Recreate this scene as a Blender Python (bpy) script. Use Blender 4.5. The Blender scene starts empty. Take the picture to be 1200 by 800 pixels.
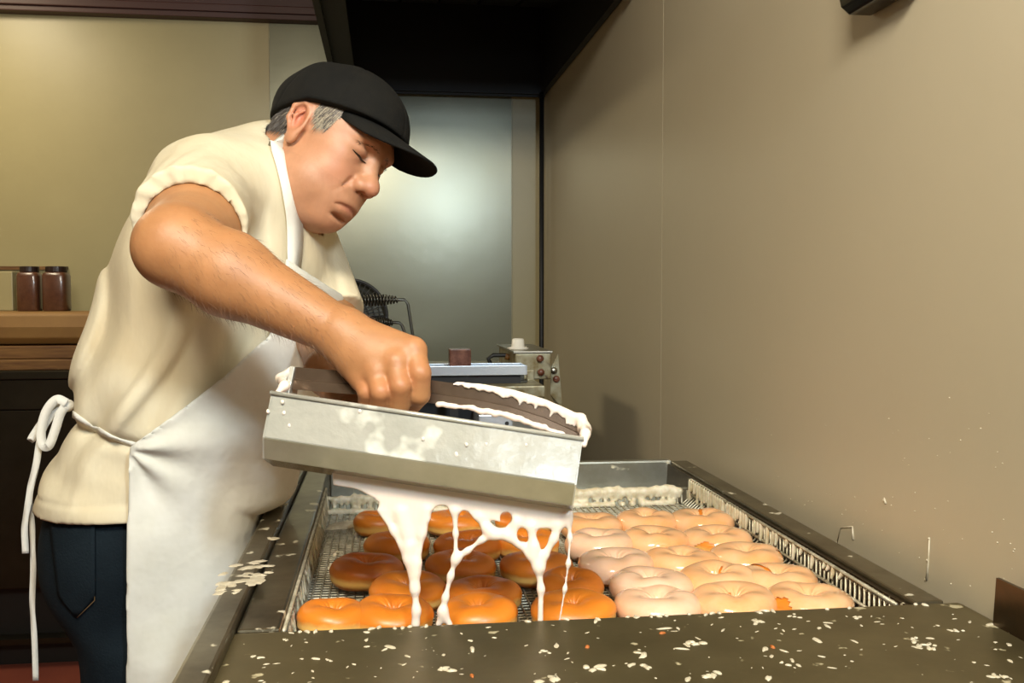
import bpy, bmesh, math, random
import numpy as np
from mathutils import Vector, Matrix
random.seed(7); rng = np.random.default_rng(7)
SC = bpy.context.scene; COL = SC.collection
PI = math.pi
# ------------------------------------------------------------------ camera
F = 1150.0; TH = math.atan(150/F); PT = math.atan(55/F)
C0 = np.array([0, 0, 1.33])
FW = np.array([math.sin(TH)*math.cos(PT), math.cos(TH)*math.cos(PT), -math.sin(PT)])
RT = np.array([math.cos(TH), -math.sin(TH), 0.0]); UP = np.cross(RT, FW)
cam_d = bpy.data.cameras.new('camera'); cam = bpy.data.objects.new('camera', cam_d); COL.objects.link(cam)
cam_d.sensor_width = 36; cam_d.lens = F/1200*36; cam_d.clip_start = 0.05
cam.matrix_world = Matrix(((RT[0], UP[0], -FW[0], C0[0]), (RT[1], UP[1], -FW[1], C0[1]), (RT[2], UP[2], -FW[2], C0[2]), (0, 0, 0, 1)))
SC.camera = cam
# ------------------------------------------------------------------ world, exposure, lights
SC.view_settings.view_transform = 'Standard'; SC.view_settings.look = 'None'
SC.view_settings.gamma = 1; SC.view_settings.use_curve_mapping = False
SC.view_settings.exposure = -0.1
W = bpy.data.worlds.new('world'); SC.world = W; W.use_nodes = True
W.node_tree.nodes['Background'].inputs[0].default_value = (0.8, 0.75, 0.6, 1)
W.node_tree.nodes['Background'].inputs[1].default_value = 0.15
def area_light(name, loc, target, sx, sy, power, color):
    l = bpy.data.lights.new(name, 'AREA'); l.shape = 'RECTANGLE'; l.size = sx; l.size_y = sy
    l.energy = power; l.color = color
    o = bpy.data.objects.new(name, l); COL.objects.link(o); o.location = loc
    o.rotation_euler = (Vector(target)-Vector(loc)).to_track_quat('-Z', 'Y').to_euler()
    return o
area_light('key_light', (-0.30, -0.25, 2.5), (0.12, 1.6, 0.95), 0.7, 0.35, 60, (1, 0.92, 0.76))
area_light('ceiling_light', (-1.6, 3.2, 2.60), (-1.6, 3.2, 0), 0.3, 1.0, 25, (1, 0.86, 0.60))
area_light('cool_fill_light', (-0.17, -1.0, 1.72), (0.17, 1.05, 1.15), 0.22, 0.10, 1.6, (0.80, 0.90, 1))  # added cool fill, aimed to put a highlight on the trough face
area_light('cool_light', (0.56, -0.7, 2.16), (0.28, 4.1, 1.74), 0.14, 0.30, 34, (0.72, 0.87, 1))

def ray(px, py): return FW + RT*(px-600)/F - UP*(py-400)/F
def at_d(px, py, d): return C0 + ray(px, py)*d
def at_y(px, py, Y): r = ray(px, py); return C0 + r*Y/r[1]
def at_z(px, py, Z): r = ray(px, py); return C0 + r*(Z-1.33)/r[2]
def at_x(px, py, X): r = ray(px, py); return C0 + r*X/r[0]
def norm(v): v = np.asarray(v, float); return v/(np.linalg.norm(v)+1e-12)

# ------------------------------------------------------------------ materials
def mat(name, color, rough=0.5, metal=0.0, noise=None, bump=None, sss=0, sss_r=(0.01, 0.004, 0.002), coat=0, attr=None,
        stretch=None, spec=0.5, spots=None, trans=0, emit=None):
    """noise=(scale, colour2, contrast)  bump=(scale, strength, distance)  spots=(scale, threshold, colour, rough)"""
    m = bpy.data.materials.new(name); m.use_nodes = True; nt = m.node_tree; N = nt.nodes; L = nt.links
    b = N['Principled BSDF']; b.inputs['Base Color'].default_value = (*color, 1)
    b.inputs['Roughness'].default_value = rough; b.inputs['Metallic'].default_value = metal
    b.inputs['Specular IOR Level'].default_value = spec
    if coat: b.inputs['Coat Weight'].default_value = coat; b.inputs['Coat Roughness'].default_value = 0.12
    if sss:
        b.inputs['Subsurface Weight'].default_value = sss; b.inputs['Subsurface Radius'].default_value = sss_r
        b.inputs['Subsurface Scale'].default_value = 1.0
    if trans: b.inputs['Transmission Weight'].default_value = trans
    if emit: b.inputs['Emission Color'].default_value = (*emit[0], 1); b.inputs['Emission Strength'].default_value = emit[1]
    tc = N.new('ShaderNodeTexCoord'); vec = tc.outputs['Object']
    if stretch:
        mp = N.new('ShaderNodeMapping'); mp.inputs['Scale'].default_value = stretch; L.new(vec, mp.inputs[0]); vec = mp.outputs[0]
    col = None
    if attr:
        a = N.new('ShaderNodeAttribute'); a.attribute_name = attr; col = a.outputs['Color']
    if noise:
        n = N.new('ShaderNodeTexNoise'); n.inputs['Scale'].default_value = noise[0]; n.inputs['Detail'].default_value = 6
        n.inputs['Roughness'].default_value = 0.62
        L.new(vec, n.inputs['Vector'])
        r = N.new('ShaderNodeMapRange'); c = noise[2]; r.inputs[1].default_value = 0.5-c; r.inputs[2].default_value = 0.5+c
        L.new(n.outputs[0], r.inputs[0])
        mx = N.new('ShaderNodeMix'); mx.data_type = 'RGBA'; L.new(r.outputs[0], mx.inputs[0])
        if col: L.new(col, mx.inputs[6])
        else: mx.inputs[6].default_value = (*color, 1)
        mx.inputs[7].default_value = (*noise[1], 1); col = mx.outputs[2]
        if attr: mx.blend_type = 'MULTIPLY'
    if spots:
        n = N.new('ShaderNodeTexNoise'); n.inputs['Scale'].default_value = spots[0]; n.inputs['Detail'].default_value = 4
        L.new(tc.outputs['Object'], n.inputs['Vector'])
        r = N.new('ShaderNodeMapRange'); r.inputs[1].default_value = spots[1]; r.inputs[2].default_value = spots[1]+0.04
        L.new(n.outputs[0], r.inputs[0])
        mx = N.new('ShaderNodeMix'); mx.data_type = 'RGBA'; L.new(r.outputs[0], mx.inputs[0])
        if col: L.new(col, mx.inputs[6])
        else: mx.inputs[6].default_value = (*color, 1)
        mx.inputs[7].default_value = (*spots[2], 1); col = mx.outputs[2]
        if metal:
            m2 = N.new('ShaderNodeMapRange'); m2.inputs[3].default_value = metal; m2.inputs[4].default_value = 0.0
            L.new(r.outputs[0], m2.inputs[0]); L.new(m2.outputs[0], b.inputs['Metallic'])
    if col: L.new(col, b.inputs['Base Color'])
    if bump:
        n = N.new('ShaderNodeTexNoise'); n.inputs['Scale'].default_value = bump[0]; n.inputs['Detail'].default_value = 5
        L.new(vec, n.inputs['Vector'])
        bp = N.new('ShaderNodeBump'); bp.inputs['Strength'].default_value = bump[1]; bp.inputs['Distance'].default_value = bump[2]
        L.new(n.outputs[0], bp.inputs['Height']); L.new(bp.outputs[0], b.inputs['Normal'])
    return m
M = {}
M['wall_tan'] = mat('wall_tan', (0.51, 0.45, 0.325), 0.34, 0, (1.3, (0.475, 0.415, 0.295), 0.25), (35, 0.06, 0.004))
M['wall_back'] = mat('wall_back', (0.35, 0.30, 0.155), 0.36, 0, (2, (0.31, 0.265, 0.135), 0.2), (20, 0.08, 0.004))
M['wall_steel'] = mat('wall_steel', (0.19, 0.19, 0.13), 0.25, 0.35, (6, (0.19, 0.19, 0.135), 0.2), (5, 0.12, 0.006))
M['ceiling'] = mat('ceiling_paint', (0.5, 0.46, 0.36), 0.8)
M['floor'] = mat('floor_tile', (0.23, 0.06, 0.035), 0.4, 0, (3, (0.16, 0.04, 0.03), 0.2))
M['maroon'] = mat('maroon_paint', (0.05, 0.012, 0.008), 0.5)
M['black'] = mat('black_metal', (0.006, 0.006, 0.006), 0.55)
M['black_gloss'] = mat('black_gloss', (0.008, 0.008, 0.01), 0.15)
M['hood_grey'] = mat('hood_grey', (0.022, 0.021, 0.016), 0.6, 0.3)
M['steel'] = mat('stainless', (0.50, 0.48, 0.42), 0.33, 1, (3, (0.38, 0.36, 0.30), 0.3), (4, 0.1, 0.002), stretch=(1, 12, 1))
M['steel_dark'] = mat('worn_stainless', (0.18, 0.145, 0.07), 0.40, 0.7, (7, (0.11, 0.085, 0.038), 0.2), (60, 0.15, 0.001), spots=(38, 0.66, (0.42, 0.36, 0.22)))
M['steel_rim'] = mat('rim_stainless', (0.30, 0.265, 0.18), 0.3, 0.9, (9, (0.09, 0.07, 0.04), 0.22), (60, 0.15, 0.001), spots=(30, 0.64, (0.60, 0.54, 0.40)))
M['steel_brown'] = mat('brown_stainless', (0.10, 0.065, 0.035), 0.28, 0.85, (12, (0.05, 0.035, 0.02), 0.2), spots=(70, 0.67, (0.6, 0.52, 0.36)))  # brown base holds the inner face's dark reflection; pale spots are glaze
M['steel_back'] = mat('back_panel_stainless', (0.50, 0.49, 0.42), 0.35, 0.85, (14, (0.36, 0.34, 0.26), 0.2), spots=(22, 0.63, (0.62, 0.57, 0.42)))
M['cab_steel'] = mat('cabinet_stainless', (0.055, 0.047, 0.032), 0.4, 0.9, (5, (0.035, 0.03, 0.02), 0.2))
M['pan_dark'] = mat('crusted_pan', (0.05, 0.04, 0.022), 0.5, 0.3, (20, (0.30, 0.26, 0.18), 0.2))
M['wire'] = mat('glazed_wire', (0.30, 0.27, 0.18), 0.4, 0.5, (60, (0.62, 0.56, 0.42), 0.15), (200, 0.4, 0.002))
M['crust'] = mat('glaze_crust', (0.86, 0.79, 0.62), 0.35, 0, (60, (0.58, 0.48, 0.29), 0.2), (120, 0.4, 0.004), sss=0.2)
M['fleck'] = mat('glaze_fleck', (0.68, 0.61, 0.46), 0.35, 0, (90, (0.46, 0.39, 0.26), 0.2))
M['crumb'] = mat('donut_crumb', (0.42, 0.12, 0.02), 0.7)
M['glaze'] = mat('poured_glaze', (0.88, 0.73, 0.62), 0.16, 0, None, None, sss=0.3, sss_r=(0.012, 0.008, 0.005), coat=0.5)
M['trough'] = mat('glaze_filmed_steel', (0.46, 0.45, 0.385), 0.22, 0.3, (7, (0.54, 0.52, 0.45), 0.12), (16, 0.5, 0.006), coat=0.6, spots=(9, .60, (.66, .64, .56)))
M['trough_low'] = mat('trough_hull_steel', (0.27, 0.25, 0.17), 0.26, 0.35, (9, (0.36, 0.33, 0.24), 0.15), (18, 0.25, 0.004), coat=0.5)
M['handle'] = mat('handle_steel', (0.20, 0.135, 0.09), 0.25, 0.75, (20, (0.12, 0.08, 0.05), 0.2))
M['cap'] = mat('cap_cotton', (0.0065, 0.0065, 0.006), 0.9, 0, (25, (0.011, 0.010, 0.008), 0.2), (500, 0.3, 0.001), spec=.15)
M['shirt'] = mat('shirt_cotton', (0.66, 0.59, 0.43), 0.85, 0, (9, (0.61, 0.52, 0.345), 0.2), (7, 0.6, 0.02), stretch=(1, 1, 0.45))
M['apron'] = mat('apron_cloth', (0.72, 0.715, 0.66), 0.8, 0, (9, (0.62, 0.61, 0.53), 0.2), (4, 0.65, 0.03))
M['ribbon'] = mat('apron_tape', (0.72, 0.70, 0.63), 0.8, 0, None, (60, 0.4, 0.003))
M['jeans'] = mat('denim', (0.003, 0.006, 0.009), 0.9, 0, (9, (0.009, 0.015, 0.02), 0.2), (300, 0.5, 0.002), spec=.12)
M['thread'] = mat('jeans_thread', (0.20, 0.12, 0.05), 0.8)
M['shoe'] = mat('shoe_leather', (0.02, 0.02, 0.02), 0.5)
M['skin'] = mat('skin', (0.7, 0.4, 0.25), 0.5, 0, (40, (0.86, 0.80, 0.76), 0.25), (220, 0.22, 0.0012), sss=0.12, sss_r=(0.012, 0.004, 0.002), attr='tint')
M['hair'] = mat('hair_strand', (0.1, 0.08, 0.05), 0.5, attr='tint')
M['eye'] = mat('eye', (0.02, 0.012, 0.008), 0.1)
M['jar'] = mat('spice', (0.11, 0.042, 0.02), 0.35, 0, (60, (0.07, 0.025, 0.012), 0.2), coat=0.5)
M['lid_brown'] = mat('jar_lid', (0.02, 0.008, 0.005), 0.4)
M['kraft'] = mat('kraft_paper', (0.26, 0.14, 0.035), 0.6, 0, (4, (0.20, 0.10, 0.025), 0.2))
M['wood'] = mat('wood', (0.22, 0.11, 0.03), 0.5, 0, (5, (0.09, 0.035, 0.01), 0.16), stretch=(1, 6, 14))
M['white_plastic'] = mat('white_plastic', (0.8, 0.76, 0.66), 0.35)
M['tray_blue'] = mat('tray_metal', (0.62, 0.70, 0.80), 0.25, 0.6)
M['greasy'] = mat('greasy_metal', (0.36, 0.34, 0.24), 0.4, 0.5, (25, (0.17, 0.12, 0.04), 0.14), spots=(22, 0.66, (0.05, 0.025, 0.01)))
M['brown_block'] = mat('brown_block', (0.09, 0.025, 0.012), 0.3, 0, (60, (0.2, 0.08, 0.05), 0.1))
M['mesh_dark'] = mat('dark_mesh', (0.05, 0.05, 0.04), 0.45, 0.5)
M['spring'] = mat('spring_wire', (0.10, 0.095, 0.08), 0.3, 0.9)
M['lamp'] = mat('lamp_panel', (1, 1, 1), 0.5, emit=((1, 0.9, 0.7), 2.0))

# ------------------------------------------------------------------ object helpers
def empty(name, loc, label, cat, group=None):
    o = bpy.data.objects.new(name, None); COL.objects.link(o); o.location = loc
    o['label'] = label; o['category'] = cat
    if group: o['group'] = group
    return o
def tag(o, label, cat, group=None):
    o['label'] = label; o['category'] = cat
    if group: o['group'] = group
    return o
def link(name, me, m, parent=None, smooth=False):
    o = bpy.data.objects.new(name, me); COL.objects.link(o)
    if m: me.materials.append(m)
    if smooth: me.polygons.foreach_set('use_smooth', [True]*len(me.polygons))
    if parent:
        o.parent = parent
        off = parent.location if parent.type == 'EMPTY' else Vector((0, 0, 0))
        o.matrix_parent_inverse = Matrix.Translation(-off)
    return o
class MB:
    def __init__(s): s.v = []; s.f = []
    def add(s, v, f):
        n = len(s.v); s.v += [tuple(map(float, p)) for p in v]; s.f += [tuple(i+n for i in q) for q in f]; return s
    def box(s, x0, x1, y0, y1, z0, z1):
        return s.hexa([(x0,y0,z0),(x1,y0,z0),(x1,y1,z0),(x0,y1,z0),(x0,y0,z1),(x1,y0,z1),(x1,y1,z1),(x0,y1,z1)])
    def hexa(s, v): return s.add(v, [(0,3,2,1),(4,5,6,7),(0,1,5,4),(1,2,6,5),(2,3,7,6),(3,0,4,7)])
    def prism(s, poly, a, b):
        """poly: list of 3-D points (closed outline) at a; extruded by vector b"""
        n = len(poly); P = [np.asarray(p)+a for p in poly]; Q = [p+np.asarray(b) for p in P]
        return s.add(P+Q, [tuple(range(n))[::-1], tuple(range(n, 2*n))]+[(i, (i+1) % n, n+(i+1) % n, n+i) for i in range(n)])
    def tube(s, pts, r, n=8, cap=True):
        pts = [np.asarray(p, float) for p in pts]; rs = r if hasattr(r, '__len__') else [r]*len(pts)
        prev = None; base = []
        for i, p in enumerate(pts):
            t = norm(pts[min(i+1, len(pts)-1)]-pts[max(i-1, 0)])
            if prev is None: a = norm(np.cross(t, [0, 0, 1] if abs(t[2]) < .9 else [1, 0, 0]))
            else: a = norm(prev-t*(prev@t))
            prev = a; b = np.cross(t, a)
            base.append([p+(a*math.cos(2*PI*k/n)+b*math.sin(2*PI*k/n))*rs[i] for k in range(n)])
        f = [(i*n+k, i*n+(k+1) % n, (i+1)*n+(k+1) % n, (i+1)*n+k) for i in range(len(pts)-1) for k in range(n)]
        if cap: f += [tuple(range(n))[::-1], tuple(range((len(pts)-1)*n, len(pts)*n))]
        return s.add([q for r_ in base for q in r_], f)
    def lathe(s, prof, c, n=24, axis=2):
        v = []; 
        for (r, h) in prof:
            for k in range(n):
                a = 2*PI*k/n; q = [r*math.cos(a), r*math.sin(a), h]
                if axis == 0: q = [q[2], q[0], q[1]]
                if axis == 1: q = [q[0], q[2], q[1]]
                v.append(np.array(q)+c)
        f = [(i*n+k, i*n+(k+1) % n, (i+1)*n+(k+1) % n, (i+1)*n+k) for i in range(len(prof)-1) for k in range(n)]
        f += [tuple(range(n))[::-1], tuple(range((len(prof)-1)*n, len(prof)*n))]
        return s.add(v, f)
    def build(s, name, m, parent=None, smooth=False, bevel=0):
        me = bpy.data.meshes.new(name); me.from_pydata(s.v, [], s.f); me.update()
        bm = bmesh.new(); bm.from_mesh(me); bmesh.ops.recalc_face_normals(bm, faces=bm.faces)
        if bevel: bmesh.ops.bevel(bm, geom=[e for e in bm.edges if len(e.link_faces) == 2 and e.calc_face_angle(0) > 0.5], offset=bevel, segments=2, affect='EDGES', profile=0.6)
        bm.to_mesh(me); bm.free()
        return link(name, me, m, parent, smooth)
def box(name, m, parent, *a, bevel=0): return MB().box(*a).build(name, m, parent, bevel=bevel)

# ------------------------------------------------------------------ signed-distance modelling
I3 = np.eye(3)
def rotm(yaw=0, pitch=0, roll=0):
    cy, sy, cp, sp, cr, sr = math.cos(yaw), math.sin(yaw), math.cos(pitch), math.sin(pitch), math.cos(roll), math.sin(roll)
    return np.array([[cy,-sy,0],[sy,cy,0],[0,0,1]]) @ np.array([[cp,0,sp],[0,1,0],[-sp,0,cp]]) @ np.array([[1,0,0],[0,cr,-sr],[0,sr,cr]])
class Shape:
    def __init__(s, post=None): s.p = []; s.post = post; s.R = I3; s.T = np.zeros(3)
    def frame(s, R=I3, T=(0, 0, 0)): s.R = np.asarray(R); s.T = np.asarray(T, float); return s
    def w(s, c): return s.R @ np.asarray(c, float)+s.T
    def ell(s, c, r, k=0.02, rot=I3, op='u', g=0):
        r = np.asarray(r, float)+g; s.p.append(('e', s.w(c), s.R @ rot, r, k, op, s.w(c), max(r))); return s
    def cone(s, a, b, ra, rb, k=0.02, op='u', g=0):
        a = s.w(a); b = s.w(b); ra += g; rb += g
        s.p.append(('c', a, b, ra, rb, k, op, (a+b)/2, np.linalg.norm(b-a)/2+max(ra, rb))); return s
    def chain(s, pts, rs, k=0.006, op='u', g=0):
        for i in range(len(pts)-1): s.cone(pts[i], pts[i+1], rs[i], rs[i+1], k, op, g)
        return s
    def copy_from(s, o, g=0, only=None):
        for q in o.p:
            q = list(q)
            if q[0] == 'e': q[3] = q[3]+g; q[7] += g
            else: q[3] += g; q[4] += g; q[8] += g
            s.p.append(tuple(q))
        return s
    def raw(s, P, C, R):
        d = np.full(P.shape[:2], 1.0, np.float64)
        for q in s.p:
            k = q[-4]; op, bc, br = q[-3:]
            m = np.linalg.norm(C-bc, axis=1) < R+br+k+0.03
            if not m.any(): continue
            p = P[m]
            if q[0] == 'e':
                l = (p-q[1]) @ q[2]; r = q[3]
                k0 = np.sqrt(((l/r)**2).sum(-1)); k1 = np.sqrt(((l/(r*r))**2).sum(-1))+1e-9
                e = k0*(k0-1)/k1
            else:
                a, b, ra, rb = q[1:5]; ba = b-a; pa = p-a
                h = np.clip((pa @ ba)/(ba @ ba), 0, 1)
                e = np.sqrt(((pa-h[..., None]*ba)**2).sum(-1))-(ra+(rb-ra)*h)
            dm = d[m]
            if op == 'u':
                h = np.maximum(k-np.abs(dm-e), 0)/k; d[m] = np.minimum(dm, e)-h*h*k*0.25
            elif op == 's':
                h = np.maximum(k-np.abs(dm+e), 0)/k; d[m] = np.maximum(dm, -e)+h*h*k*0.25
        return d
    def ev(s, P, C, R):
        d = s.raw(P, C, R)
        return s.post(d, P, C, R) if s.post else d
    def at(s, P):
        P = np.atleast_2d(P); return s.ev(P[:, None, :], P, 0.0)[:, 0]
    def grad(s, p, e=0.002):
        p = np.asarray(p, float); q = np.array([p+e*v for v in I3]+[p-e*v for v in I3]); d = s.at(q); return norm(d[:3]-d[3:])
def hit(shape, px, py, d0=0.7, d1=2.2):
    """first point of the modelled surface along one line of sight"""
    r = ray(px, py); ds = np.linspace(d0, d1, 500); v = shape.at(C0+ds[:, None]*r)
    i = np.argmax(v < 0)
    if v[i] >= 0: return None
    t = ds[i-1]+(ds[i]-ds[i-1])*v[i-1]/(v[i-1]-v[i]); return C0+r*t
def surf(shape, lo, hi, h, B=8):
    lo = np.asarray(lo, float); hi = np.asarray(hi, float)
    nb = np.ceil((hi-lo)/(h*B)).astype(int)
    g = np.stack(np.meshgrid(*[np.arange(n) for n in nb], indexing='ij'), -1).reshape(-1, 3)
    cen = lo+(g+0.5)*h*B; diag = h*B*0.87
    dc = np.concatenate([shape.ev(c[:, None, :], c, diag)[:, 0] for c in np.array_split(cen, max(1, len(cen)//20000))])
    g = g[np.abs(dc) < diag*1.6+0.004]
    a = np.arange(B+1)*h; off = np.stack(np.meshgrid(a, a, a, indexing='ij'), -1).reshape(-1, 3)
    CE, CV = [], []
    for gc in np.array_split(g, max(1, len(g)//400)):
        if not len(gc): continue
        base = lo+gc*h*B; P = base[:, None, :]+off
        v = shape.ev(P, base+h*B/2, diag).reshape(-1, B+1, B+1, B+1); v = np.where(v == 0, 1e-9, v)
        s = v < 0; c = [v[:, i:B+i, j:B+j, k:B+k] for i in (0, 1) for j in (0, 1) for k in (0, 1)]
        n = sum((q < 0).astype(int) for q in c); ix = np.argwhere((n > 0) & (n < 8))
        if not len(ix): continue
        CE.append(gc[ix[:, 0]]*B+ix[:, 1:]); CV.append(np.stack([q[tuple(ix.T)] for q in c], 1))
    CE = np.concatenate(CE).astype(np.int64); CV = np.concatenate(CV)
    cor = np.array([(i, j, k) for i in (0, 1) for j in (0, 1) for k in (0, 1)], float)
    acc = np.zeros((len(CE), 3)); cnt = np.zeros(len(CE))
    for i in range(8):
        for j in range(i+1, 8):
            if abs(cor[i]-cor[j]).sum() != 1: continue
            m = (CV[:, i] < 0) != (CV[:, j] < 0)
            t = CV[m, i]/(CV[m, i]-CV[m, j]); acc[m] += cor[i]+t[:, None]*(cor[j]-cor[i]); cnt[m] += 1
    V = lo+(CE+acc/cnt[:, None])*h
    S = np.array([1 << 40, 1 << 20, 1]); key = (CE+5) @ S; order = np.argsort(key); sk = key[order]
    def look(c):
        k = (c+5) @ S; i = np.clip(np.searchsorted(sk, k), 0, len(sk)-1); ok = sk[i] == k; return order[i], ok
    Q = []
    for ax, (u, w) in enumerate(((1, 2), (2, 0), (0, 1))):
        other = {0: 4, 1: 2, 2: 1}[ax]
        m = (CV[:, 0] < 0) != (CV[:, other] < 0); c = CE[m]; neg = CV[m, 0] < 0
        du = np.zeros(3, int); du[u] = 1; dw = np.zeros(3, int); dw[w] = 1
        i0 = np.nonzero(m)[0]; i1, o1 = look(c-du); i2, o2 = look(c-du-dw); i3, o3 = look(c-dw)
        ok = o1 & o2 & o3; q = np.stack([i0, i1, i2, i3], 1); q[~neg] = q[~neg][:, ::-1]; Q.append(q[ok])
    return V, np.concatenate(Q)
def np_mesh(name, V, Q):
    me = bpy.data.meshes.new(name); me.vertices.add(len(V)); me.vertices.foreach_set('co', V.astype(np.float32).ravel())
    k = Q.shape[1]; me.loops.add(Q.size); me.loops.foreach_set('vertex_index', Q.astype(np.int32).ravel())
    me.polygons.add(len(Q)); me.polygons.foreach_set('loop_start', np.arange(len(Q), dtype=np.int32)*k)
    me.update(calc_edges=True); me.validate(); return me
def tint(me, col):
    a = me.attributes.new('tint', 'FLOAT_COLOR', 'POINT'); c = np.ones((len(col), 4), np.float32); c[:, :3] = col
    a.data.foreach_set('color', c.ravel())
def sdf_obj(name, shape, lo, hi, h, m, parent=None, post=None):
    V, Q = surf(shape, lo, hi, h)
    if post: V = post(V)
    me = np_mesh(name, V, Q); return link(name, me, m, parent, True)

# ================================================================== THE ROOM
def struct(o, name=None): o['kind'] = 'structure'; return o
XW, YB, ZC = 0.672, 4.12, 2.62
struct(box('floor', M['floor'], None, -3.2, XW+.1, -2.6, YB+.1, -.05, 0))
struct(box('ceiling', M['ceiling'], None, -3.2, XW+.1, -2.6, YB+.1, ZC, ZC+.05))
wr = struct(box('wall_right', M['wall_tan'], None, XW+.004, XW+.1, -2.6, YB+.1, 0, ZC))
for y0, y1 in ((-2.5, -0.11), (-0.107, 2.329), (2.332, YB-.001)): box('panel', M['wall_tan'], wr, XW, XW+.0045, y0, y1, 0.0, ZC-.001)
wb = struct(box('wall_back', M['wall_back'], None, -3.2, XW+.1, YB+.004, YB+.1, 0, ZC))
for x0, x1, mm in ((-3.1, -1.7, 'wall_back'), (-1.697, -.456, 'wall_back'), (-.453, .535, 'wall_steel'), (.540, XW-.001, 'wall_back')):
    box('panel', M[mm], wb, x0, x1, YB, YB+.0045, 0, ZC-.001)
struct(box('wall_left', M['wall_tan'], None, -3.2, -3.1, -2.6, YB+.1, 0, ZC))
struct(box('wall_front', M['wall_tan'], None, -3.2, XW+.1, -2.6, -2.5, 0, ZC))
# maroon moulding at the top of the back wall (tilts a little towards the hood)
p = at_y(0, 6, YB-.03); q = at_y(378, 27, YB-.03)
t = MB(); zz = p[2]
t.box(-3.09, -.16, YB-.06, YB-.001, q[2]-.0, ZC-.001); t.box(-3.09, -.16, YB-.075, YB-.06, q[2]+.02, q[2]+.05)
struct(t.build('trim_1', M['maroon'], bevel=.004))
# corner angle strip and thin rail low on the left of the back wall
g = MB().box(-1.95, at_y(80, 313, YB)[0], YB-.012, YB-.001, at_y(40, 316, YB)[2], at_y(40, 312, YB)[2]); struct(g.build('trim_2', M['wood']))

# ---------------------------------------------------------------- exhaust hood
hx0, hx1, hy0, hy1, hz = -.195, XW-.004, 2.62, 4.06, 2.155
hood = empty('exhaust_hood', (.2, 3.3, hz), 'black kitchen exhaust hood above the fryer in the corner', 'hood')
hp = MB(); hp.box(hx0+.02, hx1, hy0, hy0+.02, hz, ZC-.002); hp.box(hx0+.02, hx1, hy1-.02, hy1, hz, ZC-.002)
hp.box(hx1-.02, hx1, hy0+.02, hy1-.02, hz, ZC-.002); hp.build('shell', M['black'], hood)
o = MB().box(hx0, hx0+.02, hy0, hy1, hz, ZC-.002).box(hx0+.02, hx0+.09, hy0+.02, hy1-.02, hz+.02, hz+.035).build('side_panel', M['hood_grey'], hood)
MB().box(hx0+.02, hx1-.02, hy0+.02, hy1-.02, ZC-.05, ZC-.03).build('inner_top', M['black'], hood)
gu = MB()
for (a, b, c, d) in ((hx0, hx1, hy0-.012, hy0), (hx0, hx1, hy1, hy1+.012)): box('rim', M['black'], hood, a, b, c, d, hz-.008, hz+.03)
for i in range(5):
    x = hx0+.12+i*.15
    MB().hexa([(x,hy0+.3,hz+.12),(x+.135,hy0+.3,hz+.12),(x+.135,hy1-.2,hz+.3),(x,hy1-.2,hz+.3),(x,hy0+.3,hz+.14),(x+.135,hy0+.3,hz+.14),(x+.135,hy1-.2,hz+.32),(x,hy1-.2,hz+.32)]).build('filter', M['black'], hood)
MB().box(hx1-.05, hx1, hy0-.03, hy0-.013, hz-.02, hz+.05).build('bracket', M['hood_grey'], hood)
pl = at_y(634, 110, 4.02)
pole = MB().tube([(pl[0], 4.0, 0.0), (pl[0], 4.0, hz-.001)], .0095, 10).build('corner_pole', M['black'], None, True)
tag(pole, 'thin black upright pole in the corner under the hood', 'pole')

# ---------------------------------------------------------------- black box on the right wall, upper right
b0 = at_x(1000, 12, XW)
bx = empty('wall_dispenser', (XW, 1.45, 1.9), 'black rounded box on the right wall at the top edge of the view', 'dispenser')
yA = at_x(1082, 4, XW)[1]; zA = at_x(1060, -2, XW)[2]
prof = [(0, 0), (-.034, .0), (-.046, .010), (-.050, .026), (-.050, .2), (0, .2)]
MB().prism([(XW-.001+a, 0, zA+b) for a, b in prof], np.array([0, yA, 0]), (0, .13, 0)).build('casing', M['black_gloss'], bx, bevel=.004)
MB().box(XW-.052, XW-.0505, yA+.03, yA+.10, zA+.05, zA+.12).build('front_plate', M['black'], bx)

# ---------------------------------------------------------------- glazing table
ZR = .974; TX0, TX1, TY1 = -.19, .63, 2.03; DY = 1.052
tab = empty('glazing_table', (.22, 1.4, 0), 'stainless glazing table holding the donuts, spattered with dried glaze', 'table')
dk = MB().box(TX0+.001, .664, .42, DY, ZR-.03, ZR-.001); dk.build('front_deck', M['steel_dark'], tab, bevel=.006)
t = MB().box(TX0, TX0+.032, .42, TY1, ZR-.05, ZR+.012); t.build('side_flange', M['steel_rim'], tab, bevel=.004)
t = MB().box(TX0+.033, TX0+.078, DY+.001, TY1, ZR-.04, ZR+.001); t.build('left_rim', M['steel_rim'], tab, bevel=.003)
MB().box(TX0+.074, TX0+.079, DY+.001, TY1-.002, .86, ZR-.041).build('inner_wall', M['pan_dark'], tab)
# right rim: narrow top flange and an inner face that slopes in, its brown reflection painted on
t = MB().box(TX1-.022, .645, DY+.001, TY1, ZR-.03, ZR); t.build('right_rim', M['steel_rim'], tab, bevel=.003)
MB().hexa([(TX1-.036,DY,.86),(TX1-.03,DY,.86),(TX1-.03,TY1,.86),(TX1-.036,TY1,.86),(TX1-.030,DY,ZR-.005),(TX1-.0225,DY,ZR-.005),(TX1-.0225,TY1,ZR-.005),(TX1-.030,TY1,ZR-.005)]).build('inner_wall', M['steel_brown'], tab)
t = MB().box(TX0+.08, TX1-.022, TY1-.006, TY1, .86, ZR); t.box(TX0+.08, TX1-.022, TY1-.001, TY1+.02, ZR-.006, ZR+.001)
t.build('back_panel', M['steel_back'], tab, bevel=.0015)
MB().box(TX0+.08, TX1-.037, 1.852, TY1-.007, .895, .905).build('back_ledge', M['steel_back'], tab)
MB().box(TX0+.08, TX1-.037, DY, TY1-.001, .855, .86).build('pan', M['pan_dark'], tab)
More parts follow.
